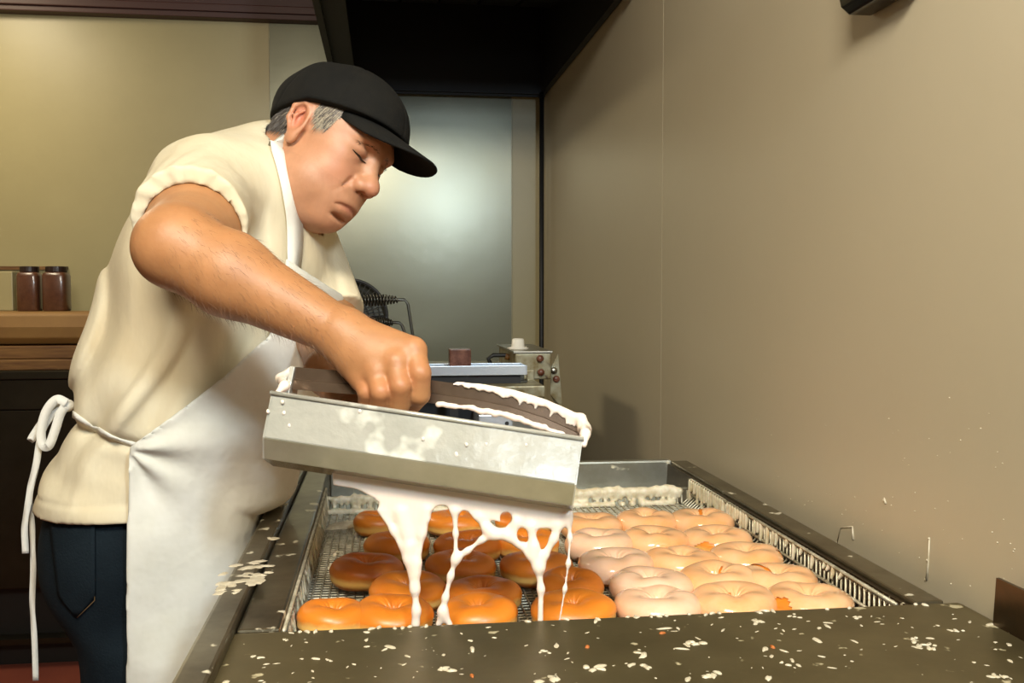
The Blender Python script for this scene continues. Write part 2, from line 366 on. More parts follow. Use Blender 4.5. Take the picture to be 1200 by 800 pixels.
t = MB().box(TX0, TX0+.004, .42, TY1, .6, ZR-.051); t.box(TX1-.001, TX1+.003, .42, TY1, .6, ZR-.031); t.box(TX0, TX1, .42, .424, .6, ZR-.031); t.box(TX0, TX1, TY1+.0, TY1+.004, .6, ZR-.007)
t.build('skirt', M['steel_rim'], tab)
for x in (TX0+.03, TX1-.03):
    for y in (.46, TY1-.04): MB().tube([(x, y, 0), (x, y, .62)], .018, 12).build('leg', M['steel'], tab, True)
# upright bracket at the right end of the deck
br = MB(); q0 = at_x(1164, 704, .652); q1 = at_x(1168, 677, .652)
br.hexa([(.652, .5, ZR-.001), (.656, .5, ZR-.001), (.656, q0[1], ZR-.001), (.652, q0[1], ZR-.001), (.652, .5, q1[2]), (.656, .5, q1[2]), (.656, q0[1]-.004, q1[2]), (.652, q0[1]-.004, q1[2])])
br.build('end_bracket', M['steel_brown'], tab)

# dried glaze on the deck: raised drops (stuff), with a few crumbs
fl = MB(); cr = MB()
def blob(mb, x, y, z, rx, ry, h, n=9, rnd=.35):
    a0 = random.random()*6; c, s = math.cos(a0), math.sin(a0); ph = [1+rnd*random.uniform(-1, 1) for _ in range(n)]
    v = []
    for lv, (k, hh) in enumerate(((1, 0), (.82, .65), (.45, 1.0))):
        for i in range(n):
            a = 2*PI*i/n; u, w = rx*k*ph[i]*math.cos(a), ry*k*ph[i]*math.sin(a); v.append((x+u*c-w*s, y+u*s+w*c, z+h*hh))
    f = [(l*n+i, l*n+(i+1) % n, (l+1)*n+(i+1) % n, (l+1)*n+i) for l in range(2) for i in range(n)]+[tuple(range(2*n, 3*n))]
    mb.add(v, f)
for i in range(330):
    y = .66+.385*random.random()**.8; x = random.uniform(TX0+.04, .655)
    r = random.choice((.0009, .0012, .0016, .0022, .0034))*random.uniform(.8, 1.3)
    if x < .05 and random.random() < .55: r *= .6
    blob(fl, x, y, ZR-.0012, r*random.uniform(1, 2.6), r*.8, r*random.uniform(.2, .5))
for (px, py, s) in ((384,772,.5),(525,783,1.1),(700,781,1.2),(755,779,1),(818,752,1.1),(835,790,1.1),(1005,722,.8),(890,727,1),(745,722,.8),(773,705,.01),(1085,757,.9),(1070,748,.8),(1092,755,.8),(1170,790,.8),(640,762,.6),(925,775,.8),(300,768,.6),(335,748,.5),(640,795,1.2),(930,720,.7),(1120,737,.7)):
    p = at_z(px, py, ZR); 
    for _ in range(4): blob(fl, p[0]+random.gauss(0, .005*s), p[1]+random.gauss(0, .004*s), ZR-.0012, .0052*s*random.uniform(.6, 1.3), .0028*s, .0016*s)
for px in range(345, 1160, 9):
    p = at_z(px, 728-(px-345)*.028, ZR); 
    if random.random() < .3: blob(fl, p[0], DY-.004-random.random()*.006, ZR-.001, random.uniform(.002, .006), .0022, .0018)
o = fl.build('dried_glaze_drops', M['fleck'], tab, True); o['kind'] = 'stuff'
for (px, py) in ((553, 791), (776, 741), (905, 757), (688, 757)):
    p = at_z(px, py, ZR); blob(cr, p[0], p[1], ZR-.001, .0035, .002, .002)
o = cr.build('crumbs', M['crumb'], tab, True); o['kind'] = 'stuff'
# smears of glaze lying on the left rim
sm = MB()
for (px, py, s) in ((292,683,1.6),(305,672,1.4),(270,694,1.5),(283,690,1.6),(300,680,1.5),(315,640,.8),(330,600,.6),(262,700,1.1),(345,575,.6)):
    p = at_z(px, py, ZR+.001); [blob(sm, p[0]+random.gauss(0, .006*s), p[1]+random.gauss(0, .012*s), ZR+.0005 if p[0] > TX0+.04 else ZR+.0115, random.uniform(.003, .007)*s, random.uniform(.004, .010)*s, .0012, 16, .28) for _ in range(4)]
o = sm.build('glaze_smear', M['fleck'], tab, True); o['kind'] = 'stuff'

# ---------------------------------------------------------------- wire glazing screen
SX0, SX1, SY0, SY1, SZ = -.105, .603, 1.062, 1.845, .922
scr = empty('glazing_screen', (.24, 1.45, SZ), 'wire basket screen inside the glazing table under the donuts, caked in glaze', 'screen')
def wires_mesh(name, segs, r, n=5):
    b = MB()
    for s in segs: b.tube(s, r, n, False)
    return b.build(name, M['wire'], scr, True)
segs = [[(x, SY0, SZ), (x, SY1, SZ)] for x in np.arange(SX0+.006, SX1-.02, .0115)]
o = wires_mesh('lengthwise_wires', segs, .0013); o['kind'] = 'stuff'
segs = [[(SX0, y, SZ-.002), (SX0+.3, y+random.uniform(-.001, .001), SZ-.002), (SX1-.02, y, SZ-.002)] for y in np.arange(SY0+.005, SY1, .0115)]
o = wires_mesh('cross_wires', segs, .0017); o['kind'] = 'stuff'
def side(x0, x1, top, ys, flip):
    out = []
    for y in ys: out.append([(x0, y, SZ), (x1, y, SZ+.014), (x1, y, top), (x1, y+.0055, top+.003), (x1, y+.008, top-.004)])
    return out
ys = np.arange(SY0+.005, SY1, .0125)
o = wires_mesh('side_loops', side(SX1-.026, SX1-.010, .966, ys, 1)+side(SX0, SX0-.004, .958, ys, 0), .0019); o['kind'] = 'stuff'
o = wires_mesh('back_loops', [[(x, SY1, SZ), (x, SY1+.004, .945), (x+.005, SY1+.004, .949), (x+.009, SY1+.004, .944), (x+.009, SY1, SZ)] for x in np.arange(SX0, SX1-.01, .021)], .0024); o['kind'] = 'stuff'
rf = MB()
for z in (.942, .9685): rf.tube([(SX1-.012, SY0, z), (SX1-.012, SY1, z)], .0024, 6); rf.tube([(SX0-.004, SY0, z), (SX0-.004, SY1, z)], .0024, 6)
rf.tube([(SX0-.004, SY1+.004, .95), (SX1-.01, SY1+.004, .95)], .003, 6)
rf.build('frame', M['wire'], scr, True)
# crusted glaze on the loops (sdf blobs): heavy at the back and down the right
cg = Shape()
def lump(x, y, z, r): cg.ell((x, y, z), (r*random.uniform(.9, 1.4), r*random.uniform(.8, 1.3), r*random.uniform(.8, 1.5)), .006)
for x in np.arange(.10, SX1-.03, .0085): lump(x, SY1+.002, .9475+random.gauss(0, .0018), .0075)
for x in np.arange(SX0, .10, .012): lump(x, SY1+.002, .949+random.gauss(0, .002), .0042)
for x in np.arange(SX0+.01, SX1-.03, .0115):
    l = random.uniform(.008, .026); cg.cone((x, SY1+.001, .947), (x+random.gauss(0, .002), SY1-.001, .947-l), .0052, .0032, .006)
for x in np.arange(SX0, SX1-.03, .010):
    if random.random() < .85: lump(x, SY1-.008, SZ+.003, .0055)
for y in np.arange(1.15, SY1, .0125):
    k = (y-1.15)/.7; 
    if random.random() < .25+.8*k: cg.cone((SX1-.011, y, .966), (SX1-.014, y+random.gauss(0, .002), .966-random.uniform(.010, .034)*(.4+k)), .0036+.0022*k, .0022+.001*k, .005)
for y in np.arange(SY0+.02, SY1, .025):
    if random.random() < .6: cg.cone((SX0-.004, y, .957), (SX0+.0, y+.002, .957-random.uniform(.004, .03)), .003, .002, .004)
for _ in range(26): lump(random.uniform(SX0+.0, SX0+.03), random.uniform(SY0, SY0+.12), SZ+.001, random.uniform(.003, .007))
for _ in range(70): lump(random.uniform(SX0+.02, SX0+.13), random.uniform(SY0+.05, SY1-.05), SZ, random.uniform(.0018, .004))
V, Q = surf(cg, (SX0-.02, SY0-.01, SZ-.02), (SX1+.02, SY1+.02, .98), .0022)
o = link('glaze_crust', np_mesh('glaze_crust', V, Q), M['crust'], scr, True); o['kind'] = 'stuff'
# spare pale patch of glaze at the back left of the screen
b = MB(); p = at_z(402, 615, SZ+.002); blob(b, p[0], p[1], SZ, .036, .022, .006, 16, .15); b.build('glaze_puddle', M['fleck'], scr, True)

# ---------------------------------------------------------------- donuts
def donut_mat(name, top, mid, band):
    m = bpy.data.materials.new(name); m.use_nodes = True; N = m.node_tree.nodes; L = m.node_tree.links; b = N['Principled BSDF']
    tc = N.new('ShaderNodeTexCoord'); sp = N.new('ShaderNodeSeparateXYZ'); L.new(tc.outputs['Object'], sp.inputs[0])
    n = N.new('ShaderNodeTexNoise'); n.inputs['Scale'].default_value = 30; n.inputs['Detail'].default_value = 5; L.new(tc.outputs['Object'], n.inputs['Vector'])
    mt = N.new('ShaderNodeMath'); mt.operation = 'MULTIPLY_ADD'; mt.inputs[1].default_value = .012; L.new(n.outputs[0], mt.inputs[0]); L.new(sp.outputs[2], mt.inputs[2])
    r = N.new('ShaderNodeValToRGB'); mr = N.new('ShaderNodeMapRange'); mr.inputs[1].default_value = 0; mr.inputs[2].default_value = .05
    L.new(mt.outputs[0], mr.inputs[0]); L.new(mr.outputs[0], r.inputs[0])
    e = r.color_ramp.elements; e[0].position = .0; e[0].color = (*mid, 1); e[1].position = 1; e[1].color = (*top, 1)
    for pos, c in ((.26, mid), (.36, band), (.44, band), (.56, mid)): x = e.new(pos); x.color = (*c, 1)
    n2 = N.new('ShaderNodeTexNoise'); n2.inputs['Scale'].default_value = 14; L.new(tc.outputs['Object'], n2.inputs['Vector'])
    mx = N.new('ShaderNodeMix'); mx.data_type = 'RGBA'; mx.blend_type = 'MULTIPLY'; mx.inputs[0].default_value = .5
    L.new(r.outputs[0], mx.inputs[6]); L.new(n2.outputs[0], mx.inputs[7])
    rr = N.new('ShaderNodeMapRange'); rr.inputs[1].default_value = .3; rr.inputs[2].default_value = .7; rr.inputs[3].default_value = .75; rr.inputs[4].default_value = 1.25
    L.new(n2.outputs[0], rr.inputs[0]); L.new(rr.outputs[0], mx.inputs[7]); L.new(mx.outputs[2], b.inputs['Base Color'])
    b.inputs['Roughness'].default_value = .42; b.inputs['Subsurface Weight'].default_value = .15; b.inputs['Subsurface Radius'].default_value = (.008, .004, .002); b.inputs['Subsurface Scale'].default_value = 1
    b.inputs['Coat Weight'].default_value = .25; b.inputs['Coat Roughness'].default_value = .3
    bp = N.new('ShaderNodeBump'); bp.inputs['Strength'].default_value = .25; bp.inputs['Distance'].default_value = .002; L.new(n.outputs[0], bp.inputs['Height']); L.new(bp.outputs[0], b.inputs['Normal'])
    return m
DM = [donut_mat('fried_dough', (.68, .185, .012), (.74, .23, .018), (.90, .52, .14)), donut_mat('fried_dough_dark', (.52, .125, .008), (.66, .19, .014), (.88, .50, .13))]
def glaze_mat(name, c, c2, al):
    m = mat(name, c, .14, 0, (16, c2, .2), (25, .12, .003), sss=.3, sss_r=(.01, .006, .003), coat=.6)
    return m
GM = [glaze_mat('set_glaze', (.89, .54, .30), (.83, .39, .14), 1), glaze_mat('thick_glaze', (.90, .61, .43), (.85, .49, .28), 1)]
def ring_mesh(R, r, H, seed, g=0.0, patch=0, lo=-9):
    """puffy yeast ring: outer radius R, tube half width r, height H; g = offset of a glaze skin"""
    rs = np.random.default_rng(seed); n, m = 72, 40; ph = rs.uniform(0, 6.28, 8); am = rs.uniform(.3, 1, 8)
    v = []
    for i in range(n):
        a = 2*PI*i/n
        w1 = sum(am[k]*math.sin((k+1)*a+ph[k])/(k+1.5) for k in range(5))
        Rm = (R-r)*(1+.035*w1); rr = r*(1+.05*math.sin(2*a+ph[5])+.04*math.sin(3*a+ph[6])); hh = H/2*(1+.06*math.sin(a+ph[7])+.05*math.sin(4*a+ph[2]))
        for j in range(m):
            b = 2*PI*j/m; cx, sz = math.cos(b), math.sin(b)
            x = Rm+(rr+g)*np.sign(cx)*abs(cx)**.92; z = H/2+(hh+g)*np.sign(sz)*abs(sz)**.88
            z = max(z, .0008)
            eq = math.exp(-((z/H-.42)/.07)**2)*.0014*(1 if g == 0 else 0)
            wr = .0011*math.sin(a*11+3*math.sin(b*2)+ph[1])*max(0, -cx)+.0006*math.sin(a*23+ph[3])*max(0, -cx)
            x = x-eq*np.sign(cx)-wr
            if g: z += .0006*math.sin(5*a+ph[0])*max(sz, 0)
            v.append((x*math.cos(a), x*math.sin(a), z))
    f = []
    for i in range(n):
        for j in range(m):
            q = (i*m+j, ((i+1) % n)*m+j, ((i+1) % n)*m+(j+1) % m, i*m+(j+1) % m)
            f.append(q)
    if g:
        # skin keeps its upper part; the lower edge hangs unevenly
        keep = []
        for q in f:
            i = q[0]//m; a = 2*PI*i/n; zt = H*(.20+.10*math.sin(3*a+ph[4])+.08*math.sin(7*a+ph[5])+patch*max(0, math.sin(a+ph[6]))**8)
            if np.mean([v[k][2] for k in q]) > zt: keep.append(q)
        f = keep
    me = bpy.data.meshes.new('dough'); me.from_pydata(v, [], f); me.update()
    me.polygons.foreach_set('use_smooth', [True]*len(me.polygons)); return me
def near_place(px, py, z=.944): p = at_z(px, py, z); return p[0], p[1]
plain = [ # px, py (middle of the donut), width in pixels, tilt, label
 (443,611,54,0,'plain golden donut at the back left, beside the glaze puddle'),
 (466,640,88,0,'plain golden donut second row at the left, behind the leftmost one'),
 (430,671,88,-4,'plain donut standing leftmost on the bare screen'),
 (478,693,102,-3,'large plain donut behind the first long string of glaze'),
 (535,611,74,0,'plain donut in the back row, right of the first funnel of glaze'),
 (548,641,80,0,'plain donut in the second row between the two strings of glaze'),
 (540,665,86,3,'plain donut with its middle behind the branching string of glaze'),
 (565,697,108,-2,'dark-topped large plain donut at front middle with a pale waist line'),
 (628,664,94,0,'wrinkled plain donut behind the right glaze string'),
 (618,637,76,0,'plain donut under the arch of the glaze web'),
 (616,610,74,0,'plain donut at the back seen through holes in the glaze sheet'),
 (460,722,98,2,'plain donut in the front row at the foot of the first glaze string'),
 (390,727,86,8,'flat plain donut at the front left corner, half hidden by the deck'),
 (560,719,96,4,'low plain donut in the front row at the forked foot of glaze'),
 (672,716,108,4,'plain donut at the front with thin glaze threads across it'),
 (668,690,78,-6,'dark plain donut next to the first glazed ones, streaked with glaze'),
]
glz = [
 (693,615,70,'glazed donut at the left end of the back glazed row'),
 (757,612,66,'glazed donut in the middle of the back glazed row'),
 (822,612,70,'glazed donut at the right end of the back row, with a bare patch'),
 (703,638,82,'glazed donut leftmost in the second glazed row'),
 (767,635,76,'glazed donut second from left in the second glazed row'),
 (840,633,84,'glazed donut at the right end of the second glazed row'),
 (721,663,92,'glazed donut leftmost in the third glazed row, thickly coated'),
 (799,658,92,'glazed donut with a deep hollow in the middle of the third glazed row'),
 (874,654,86,'glazed donut at the right end of the third row, bare at its right edge'),
 (762,687,94,'glazed donut leftmost in the fourth glazed row, touching the plain ones'),
 (840,681,88,'glazed donut in the middle of the fourth glazed row'),
 (911,680,92,'glazed donut at the right end of the fourth row with an orange gap'),
 (770,709,104,'glazed donut leftmost in the front glazed row'),
 (860,706,96,'glazed donut in the middle of the front row, hollow showing orange'),
 (948,705,98,'glazed donut at the right end of the front row, by the basket side'),
]
SPOT = []
for i, (px, py, w, tl, lab) in enumerate(plain):
    x, y = near_place(px, py); d = (np.array([x, y, .944])-C0) @ FW; R = max(.043, min(.052, w/F*d/2)); 
    e = bpy.data.objects.new('donut', ring_mesh(R, R*.45, .036+.003*random.uniform(-1, 1), 100+i)); COL.objects.link(e)
    e.data.materials.append(DM[1 if i in (2, 7, 8, 10, 15, 5) else 0]); e.location = (x, y, SZ+.0025+.0004*abs(tl)); e.rotation_euler = (math.radians(tl*.6), math.radians(tl*.4), random.random()*6)
    tag(e, lab, 'donut', 'plain donuts not yet glazed'); SPOT.append((x, y))
for i, (px, py, w, lab) in enumerate(glz):
    x, y = near_place(px, py); d = (np.array([x, y, .944])-C0) @ FW; R = max(.047, min(.0535, w/F*d/2*1.05))
    r = R*.435; H = .035+.002*random.uniform(-1, 1)
    e = bpy.data.objects.new('donut', ring_mesh(R, r, H, 200+i)); COL.objects.link(e)
    e.data.materials.append(DM[0]); e.location = (x, y, SZ+.0025); e.rotation_euler = (0, 0, random.random()*6)
    tag(e, lab, 'donut', 'donuts already glazed'); SPOT.append((x, y))
    gme = ring_mesh(R, r, H, 200+i, .0017, .75 if i in (2, 5, 8, 10, 11, 13, 14) else .0)
    go = bpy.data.objects.new('glaze', gme); COL.objects.link(go); gme.materials.append(GM[1 if i in (6, 9, 12, 3) else 0]); go.parent = e

# ---------------------------------------------------------------- glaze trough held by the baker
A = at_d(318, 460, 1.095); B_ = at_d(683, 514, 1.07)
U = norm(B_-A); LEN = float(np.linalg.norm(B_-A))
Vv = norm(np.cross([0, 0, 1], U)); Vv = Vv-U*(Vv@U); Vv = norm(Vv); Wv = np.cross(U, Vv)     # Vv away from the camera, Wv up
if Wv[2] < 0: Wv = -Wv
tl = math.radians(-8); Vv, Wv = Vv*math.cos(tl)+Wv*math.sin(tl), Wv*math.cos(tl)-Vv*math.sin(tl)
def TP(u, v, w): return A+U*u+Vv*v+Wv*w
tro = empty('glaze_trough', tuple(TP(LEN/2, .05, -.09)), 'tilted stainless trough pouring white glaze over the donuts', 'trough')
D = .115; hv_ = .06
sec = [(0, 0), (-.005, -.050), (.008, -.074), (.050, -.084)]           # front wall, outside (v, w)
bsec = [(D+.001, -.024), (D+.004, -.055), (D-.01, -.074), (.064, -.084)]
def sheet(sec_, thick, u0, u1, name, m, bev=.0015):
    b = MB(); n = len(sec_)
    inner = []
    for i, (v, w) in enumerate(sec_):
        a = np.array(sec_[max(i-1, 0)]); c = np.array(sec_[min(i+1, n-1)]); t_ = (c-a)/np.linalg.norm(c-a); nn = np.array([-t_[1], t_[0]])*thick
        inner.append((v+nn[0], w+nn[1]))
    out = [TP(0, v, w) for v, w in sec_+inner[::-1]]
    b.prism([p+U*u0 for p in out], 0, U*(u1-u0)); return b.build(name, m, tro, bevel=bev)
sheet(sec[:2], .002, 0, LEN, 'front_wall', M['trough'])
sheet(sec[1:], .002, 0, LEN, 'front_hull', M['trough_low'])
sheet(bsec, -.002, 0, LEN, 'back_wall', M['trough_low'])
endp = [(0, .0), (-.005, -.050), (.008, -.074), (.052, -.084), (.064, -.084), (D-.01, -.074), (D+.004, -.055), (D+.001, -.024), (hv_+.02, -.004)]
for u in (0.0, LEN-.002): MB().prism([TP(u, v, w) for v, w in endp], 0, U*.002).build('end_plate', M['trough'], tro)
lp = MB(); lp.tube([TP(-.001, -.001, 0), TP(LEN+.001, -.001, 0)], .0026, 8); lp.build('lip', M['trough'], tro, True)
# handle: a bent channel bar across the opening, resting on brackets at both ends
def onplane(px, py, v):                                   # where a sight line meets the plane v = const of the trough
    r = ray(px, py); q = A+Vv*v; t_ = ((q-C0) @ Vv)/(r @ Vv); l = C0+r*t_-A; return np.array([l @ U, l @ Wv])
HV = .060
hk = [onplane(px, py, HV) for px, py in ((347, 430), (420, 436), (500, 444.5), (560, 453), (599, 461), (640, 474), (680, 492))]
hk = [np.array(p) for p in hk]
def hpos(t_): return np.array([np.interp(t_, range(len(hk)), [p[k] for p in hk]) for k in (0, 1)])
csec = [(-.001, 0, ), (.016, 0), (.016, -.0015), (.0008, -.0015), (.0008, -.0265), (-.0035, -.0265), (-.0030, -.0155), (-.0012, -.0145)]
hb = MB(); rings = []
for k in range(25):
    p = hpos(k*6/24.); rings += [TP(p[0], HV+a_, p[1]+b_) for a_, b_ in csec]
n = len(csec)
hb.add(rings, [(r_*n+i, r_*n+(i+1) % n, (r_+1)*n+(i+1) % n, (r_+1)*n+i) for r_ in range(24) for i in range(n)]+[tuple(range(n))[::-1], tuple(range(24*n, 25*n))])
handle = hb.build('handle', M['handle'], tro); handle['label'] = 'dark steel handle bar across the trough'
for p, u in ((hk[0], 0.0), (hk[-1], LEN-.004)):
    MB().prism([TP(u, HV-.006, p[1]), TP(u, HV+.018, p[1]), TP(u, HV+.026, -.012), TP(u, HV-.014, -.012)], 0, U*(.004 if u else float(p[0]))).build('handle_bracket', M['trough'], tro, bevel=.0005)
gb = Shape()
for k in range(60):
    t_ = 2.6+3.4*k/59; p = hpos(t_); g_ = min(1, (t_-2.4)/2.2)
    gb.cone(TP(p[0], HV-.001, p[1]+.0008), TP(p[0]+random.gauss(0, .002), HV-.003, p[1]-.0012-(.010*g_*random.random()**4)), .0012+.0022*g_+.0006*random.random(), .0012, .004)
for k in range(44):
    t_ = 2.3+3.6*k/43; p = hpos(t_); gb.ell(TP(p[0], HV-.003, p[1]-.0262+random.gauss(0, .0008)), [random.uniform(.0018, .0036)]*3, .004)
hv, hw = HV, hk[-1][1]
gb.chain([TP(LEN-.004, hv-.004, hw+.002), TP(LEN+.001, hv-.012, hw-.010), TP(LEN+.002, .01, .006), TP(LEN+.002, .002, -.006)], [.006, .007, .005, .0035], .006)
hw = hk[0][1]; gb.chain([TP(hk[0][0]-.006, hv, hw-.004), TP(hk[0][0]-.012, hv-.014, hw-.016), TP(.010, .012, .010), TP(.006, .004, .002)], [.0035, .0050, .0050, .003], .006)
for k in range(14): gb.ell(TP(LEN*random.random(), random.uniform(-.001, .001)-.004*random.random(), -.003-.04*random.random()), (.0022, .0022, .003), .002)
V, Q = surf(gb, A+np.array([-.06, -.22, -.12]), A+np.array([.42, .14, .10]), .0014)
o = link('clinging_glaze', np_mesh('clinging_glaze', V, Q), M['glaze'], tro, True); o['kind'] = 'stuff'; o['label'] = 'white glaze clinging to the handle and its ends'
# glaze inside
box_pts = [TP(.002, .001, -.03), TP(.002, D-.001, -.03), TP(LEN-.002, D-.001, -.03), TP(LEN-.002, .001, -.03)]
gi = MB(); gi.prism([TP(.003, .0, -.045), TP(.003, D, -.045), TP(.003, D-.012, -.078), TP(.003, .052, -.082), TP(.003, .011, -.073)], 0, U*(LEN-.006)); gi.build('glaze_pool', M['glaze'], tro)

# poured glaze: a sheet that tears into strings
gz = Shape()
dA, dB = 1.125, 1.10
def G(px, py, o=0): 
    t_ = (px-318)/365.; return at_d(px, py, dA+(dB-dA)*t_+o)
for px in np.arange(392, 668, 5.0):                                   # the sheet under the slot
    y0 = 566+(px-392)*.145; 
    lower = np.interp(px, [392, 420, 440, 455, 487, 500, 508, 520, 532, 545, 556, 575, 600, 625, 650, 668], [570, 577, 588, 606, 640, 618, 598, 594, 604, 600, 610, 612, 618, 622, 622, 614])
    gz.cone(G(px, y0-14), G(px, max(lower-6, y0)), .0026, .0020, .006)
def S_(pts, rs, k=.008): gz.chain([G(*p) for p in pts], [r_*.001 for r_ in rs], k)
S_([(445,598),(462,622),(478,655),(486,690),(488,715),(487,731)], [3, 3.4, 4.2, 3.6, 4.0, 5.2])
S_([(500,598),(495,625),(489,660),(487,690)], [3, 3, 3.4, 3.4])
S_([(470,600),(480,640),(487,670)], [5, 5, 4])
S_([(533,600),(534,625),(534,655),(528,675),(522,700),(519,716)], [4, 2, 3, 2.6, 2.8, 3.6])
S_([(519,716),(514,731)], [3.4, 3.4]); S_([(519,716),(527,731)], [3.4, 3.4])
S_([(534,655),(548,645),(565,632),(578,625),(592,626)], [3, 2.2, 2.6, 4, 5])
S_([(560,606),(570,618),(580,626)], [3, 4, 5])
S_([(592,626),(608,636),(622,650),(631,665),(634,690),(633,731)], [5, 4, 4.2, 4.6, 3.0, 3.4])
S_([(622,618),(626,640),(632,662)], [5, 4.6, 4.5]); S_([(604,612),(600,628)], [4.5, 4.5])
S_([(652,615),(648,632),(638,652),(632,664)], [2, 1.8, 2, 3])
S_([(663,606),(650,630),(640,648)], [1.6, 1.4, 1.6])
S_([(667,602),(668,630),(666,660),(662,690),(655,731)], [3, 1.6, 1.4, 1.2, 1.2])
gz.ell(G(593, 607, -.001), (.0065, .05, .0070), .002, op='s'); gz.ell(G(612, 627, -.001), (.0055, .05, .0075), .002, op='s')
V, Q = surf(gz, G(380, 740)-np.array([.03, .14, .03]), G(690, 540)+np.array([.05, .14, .05]), .0015)
o = link('glaze_stream', np_mesh('glaze_stream', V, Q), M['glaze'], None, True)
tag(o, 'white liquid glaze falling in webs and strings from the tilted trough', 'glaze')

# ================================================================== BEHIND: fryer, trays, coil handles
fr = empty('fryer', (.25, 2.75, 0), 'greasy stainless fryer against the wall behind the glazing table', 'fryer')
yF = 2.45
def Yp(px, py, Y): return at_y(px, py, Y)
z1 = Yp(610, 452, yF)[2]; x1 = Yp(637, 452, yF)[0]; x0 = Yp(440, 452, yF)[0]
box('body', M['steel'], fr, x0, x1, yF, 3.4, .12, z1-.03, bevel=.004)
box('top_rim', M['greasy'], fr, x0-.004, x1+.003, yF-.006, 3.4, z1-.03, z1, bevel=.003)
for x in (x0+.04, x1-.04):
    for y in (yF+.05, 3.34): MB().tube([(x, y, 0), (x, y, .12)], .02, 10).build('leg', M['steel'], fr, True)
# control head at the back right: box with sloped hood, corner post, knob, hinged flap
yH = 2.62
a = Yp(604, 414, yH); b = Yp(646, 500, yH); yBk = 3.0
xl, xr, zt, zb = a[0], b[0], a[2], z1+.001
hd = MB().hexa([(xl,yH,zb),(xr,yH,zb),(xr,yBk,zb),(xl,yBk,zb),(xl,yH,zt),(xr,yH,zt),(xr,yBk,zt+.003),(xl,yBk,zt+.003)])
hd.build('control_head', M['greasy'], fr, bevel=.004)
box('corner_post', M['greasy'], fr, xl+.03, xl+.05, yH-.012, yH-.001, z1-.001, zt-.045, bevel=.002)
box('head_cover', M['steel'], fr, xl-.006, xr+.003, yH-.006, yBk, zt+.0005, zt+.006, bevel=.001)
for (px, py) in ((633, 420), (634, 436)):
    p = Yp(px, py, yH-.008); MB().lathe([(.0001, -.008), (.008, -.008), (.010, 0), (.007, .008)], p, 12, 1).build('bolt', M['brown_block'], fr, True)
p = Yp(607, 404, yH+.12)
MB().lathe([(.030, 0), (.031, .003), (.019, .006), (.017, .026), (.014, .029), (.001, .030)], np.array([p[0]+.0, p[1], zt+.006]), 20).build('knob', M['white_plastic'], fr, True)
# flap: leaning triangular plate right of the head
fy = 2.66
pts = [Yp(654, 414, fy), Yp(659, 478, fy), Yp(651, 474, fy+.01), Yp(645, 462, fy), Yp(646, 430, fy)]
MB().prism([p for p in pts], 0, (0, .004, 0)).build('flap', M['greasy'], fr)
for (px, py) in ((649, 434), (652, 444)):
    p = Yp(px, py, fy-.003); MB().lathe([(.001, -.004), (.009, -.004), (.010, .002), (.006, .004)], p, 12, 1).build('bolt', M['steel'] if py < 440 else M['brown_block'], fr, True)
# mechanism with rods under the tray, black hose
ms = MB()
for i in range(9):
    p = Yp(505+i*13, 446, 2.55); ms.box(p[0], p[0]+.012, 2.55, 2.57, z1, z1+.012+.006*(i % 3))
ms.tube([Yp(500, 450, 2.54), Yp(618, 447, 2.54)], .004, 8); ms.build('linkage', M['mesh_dark'], fr, bevel=.001)
p = [Yp(576, 428, 2.75), Yp(572, 420, 2.75), Yp(578, 416, 2.75), Yp(592, 416, 2.75), Yp(602, 419, 2.75)]
MB().tube(p, .006, 8).build('hose', M['black'], fr, True)
MB().tube([Yp(592, 417.5, 2.749), Yp(597, 418.5, 2.749)], .009, 10).build('brass_fitting', M['wood'], fr, True)
# control box low in front
q = Yp(561, 486, 2.25); q2 = Yp(601, 510, 2.25)
cb = MB().box(q[0], q2[0], 2.25, yF-.007, q2[2]-.1, q[2]); o = cb.build('drain_box', M['tray_blue'], fr, bevel=.003)
p = Yp(594, 496, 2.249); MB().lathe([(.005, -.001), (.005, .002)], p, 10, 1).build('rivet', M['black'], fr)
# black panel added to fill the dark gap under the pan
xg = Yp(567, 470, 2.4)[0]
box('dark_gap_panel', M['black'], fr, x0-.02, xg, 2.40, yF-.007, .3, z1+.012)
# sheet pan lid
ya = 2.2
a = Yp(497, 429, ya); b = Yp(616, 439, ya)
zt_ = a[2]; tr = empty('sheet_pan', (float((a[0]+b[0])/2), ya+.2, float(b[2])), 'bright blue-white metal pan lying flat behind the pouring hand', 'pan')
t = MB().box(a[0]-.25, b[0], ya, ya+.08, b[2]+.004, b[2]+.008); t.build('base', M['tray_blue'], tr)
t = MB().box(a[0]-.25, b[0], ya-.003, ya, b[2], zt_).box(a[0]-.25, b[0], ya+.08, ya+.083, b[2], zt_).box(b[0], b[0]+.003, ya-.003, ya+.083, b[2], zt_).box(a[0]-.253, a[0]-.25, ya-.003, ya+.083, b[2], zt_)
t.build('rim', M['tray_blue'], tr, bevel=.001)
tp = empty('pan_rest', (float(b[0])-.3, ya+.2, z1), 'black rack carrying the bright pan above the fryer', 'rack')
box('bar', M['black'], tp, a[0]-.22, b[0]-.01, ya+.01, ya+.03, b[2]-.02, b[2]+.0035); box('bar', M['black'], tp, a[0]-.22, b[0]-.01, ya+.05, ya+.07, b[2]-.02, b[2]+.0035)
for x in (a[0]-.2, a[0]+.06): box('post', M['black'], tp, x, x+.02, ya+.05, ya+.07, 0, b[2]-.021)
# brown block on the pan
q = Yp(527, 427, 2.215); q2 = Yp(552, 409, 2.215)
o = MB().box(q[0], q2[0], 2.215, 2.26, b[2]+.0085, q2[2]).build('small_box', M['brown_block'], None, bevel=.002)
tag(o, 'small dark reddish-brown box standing on the bright pan', 'box')
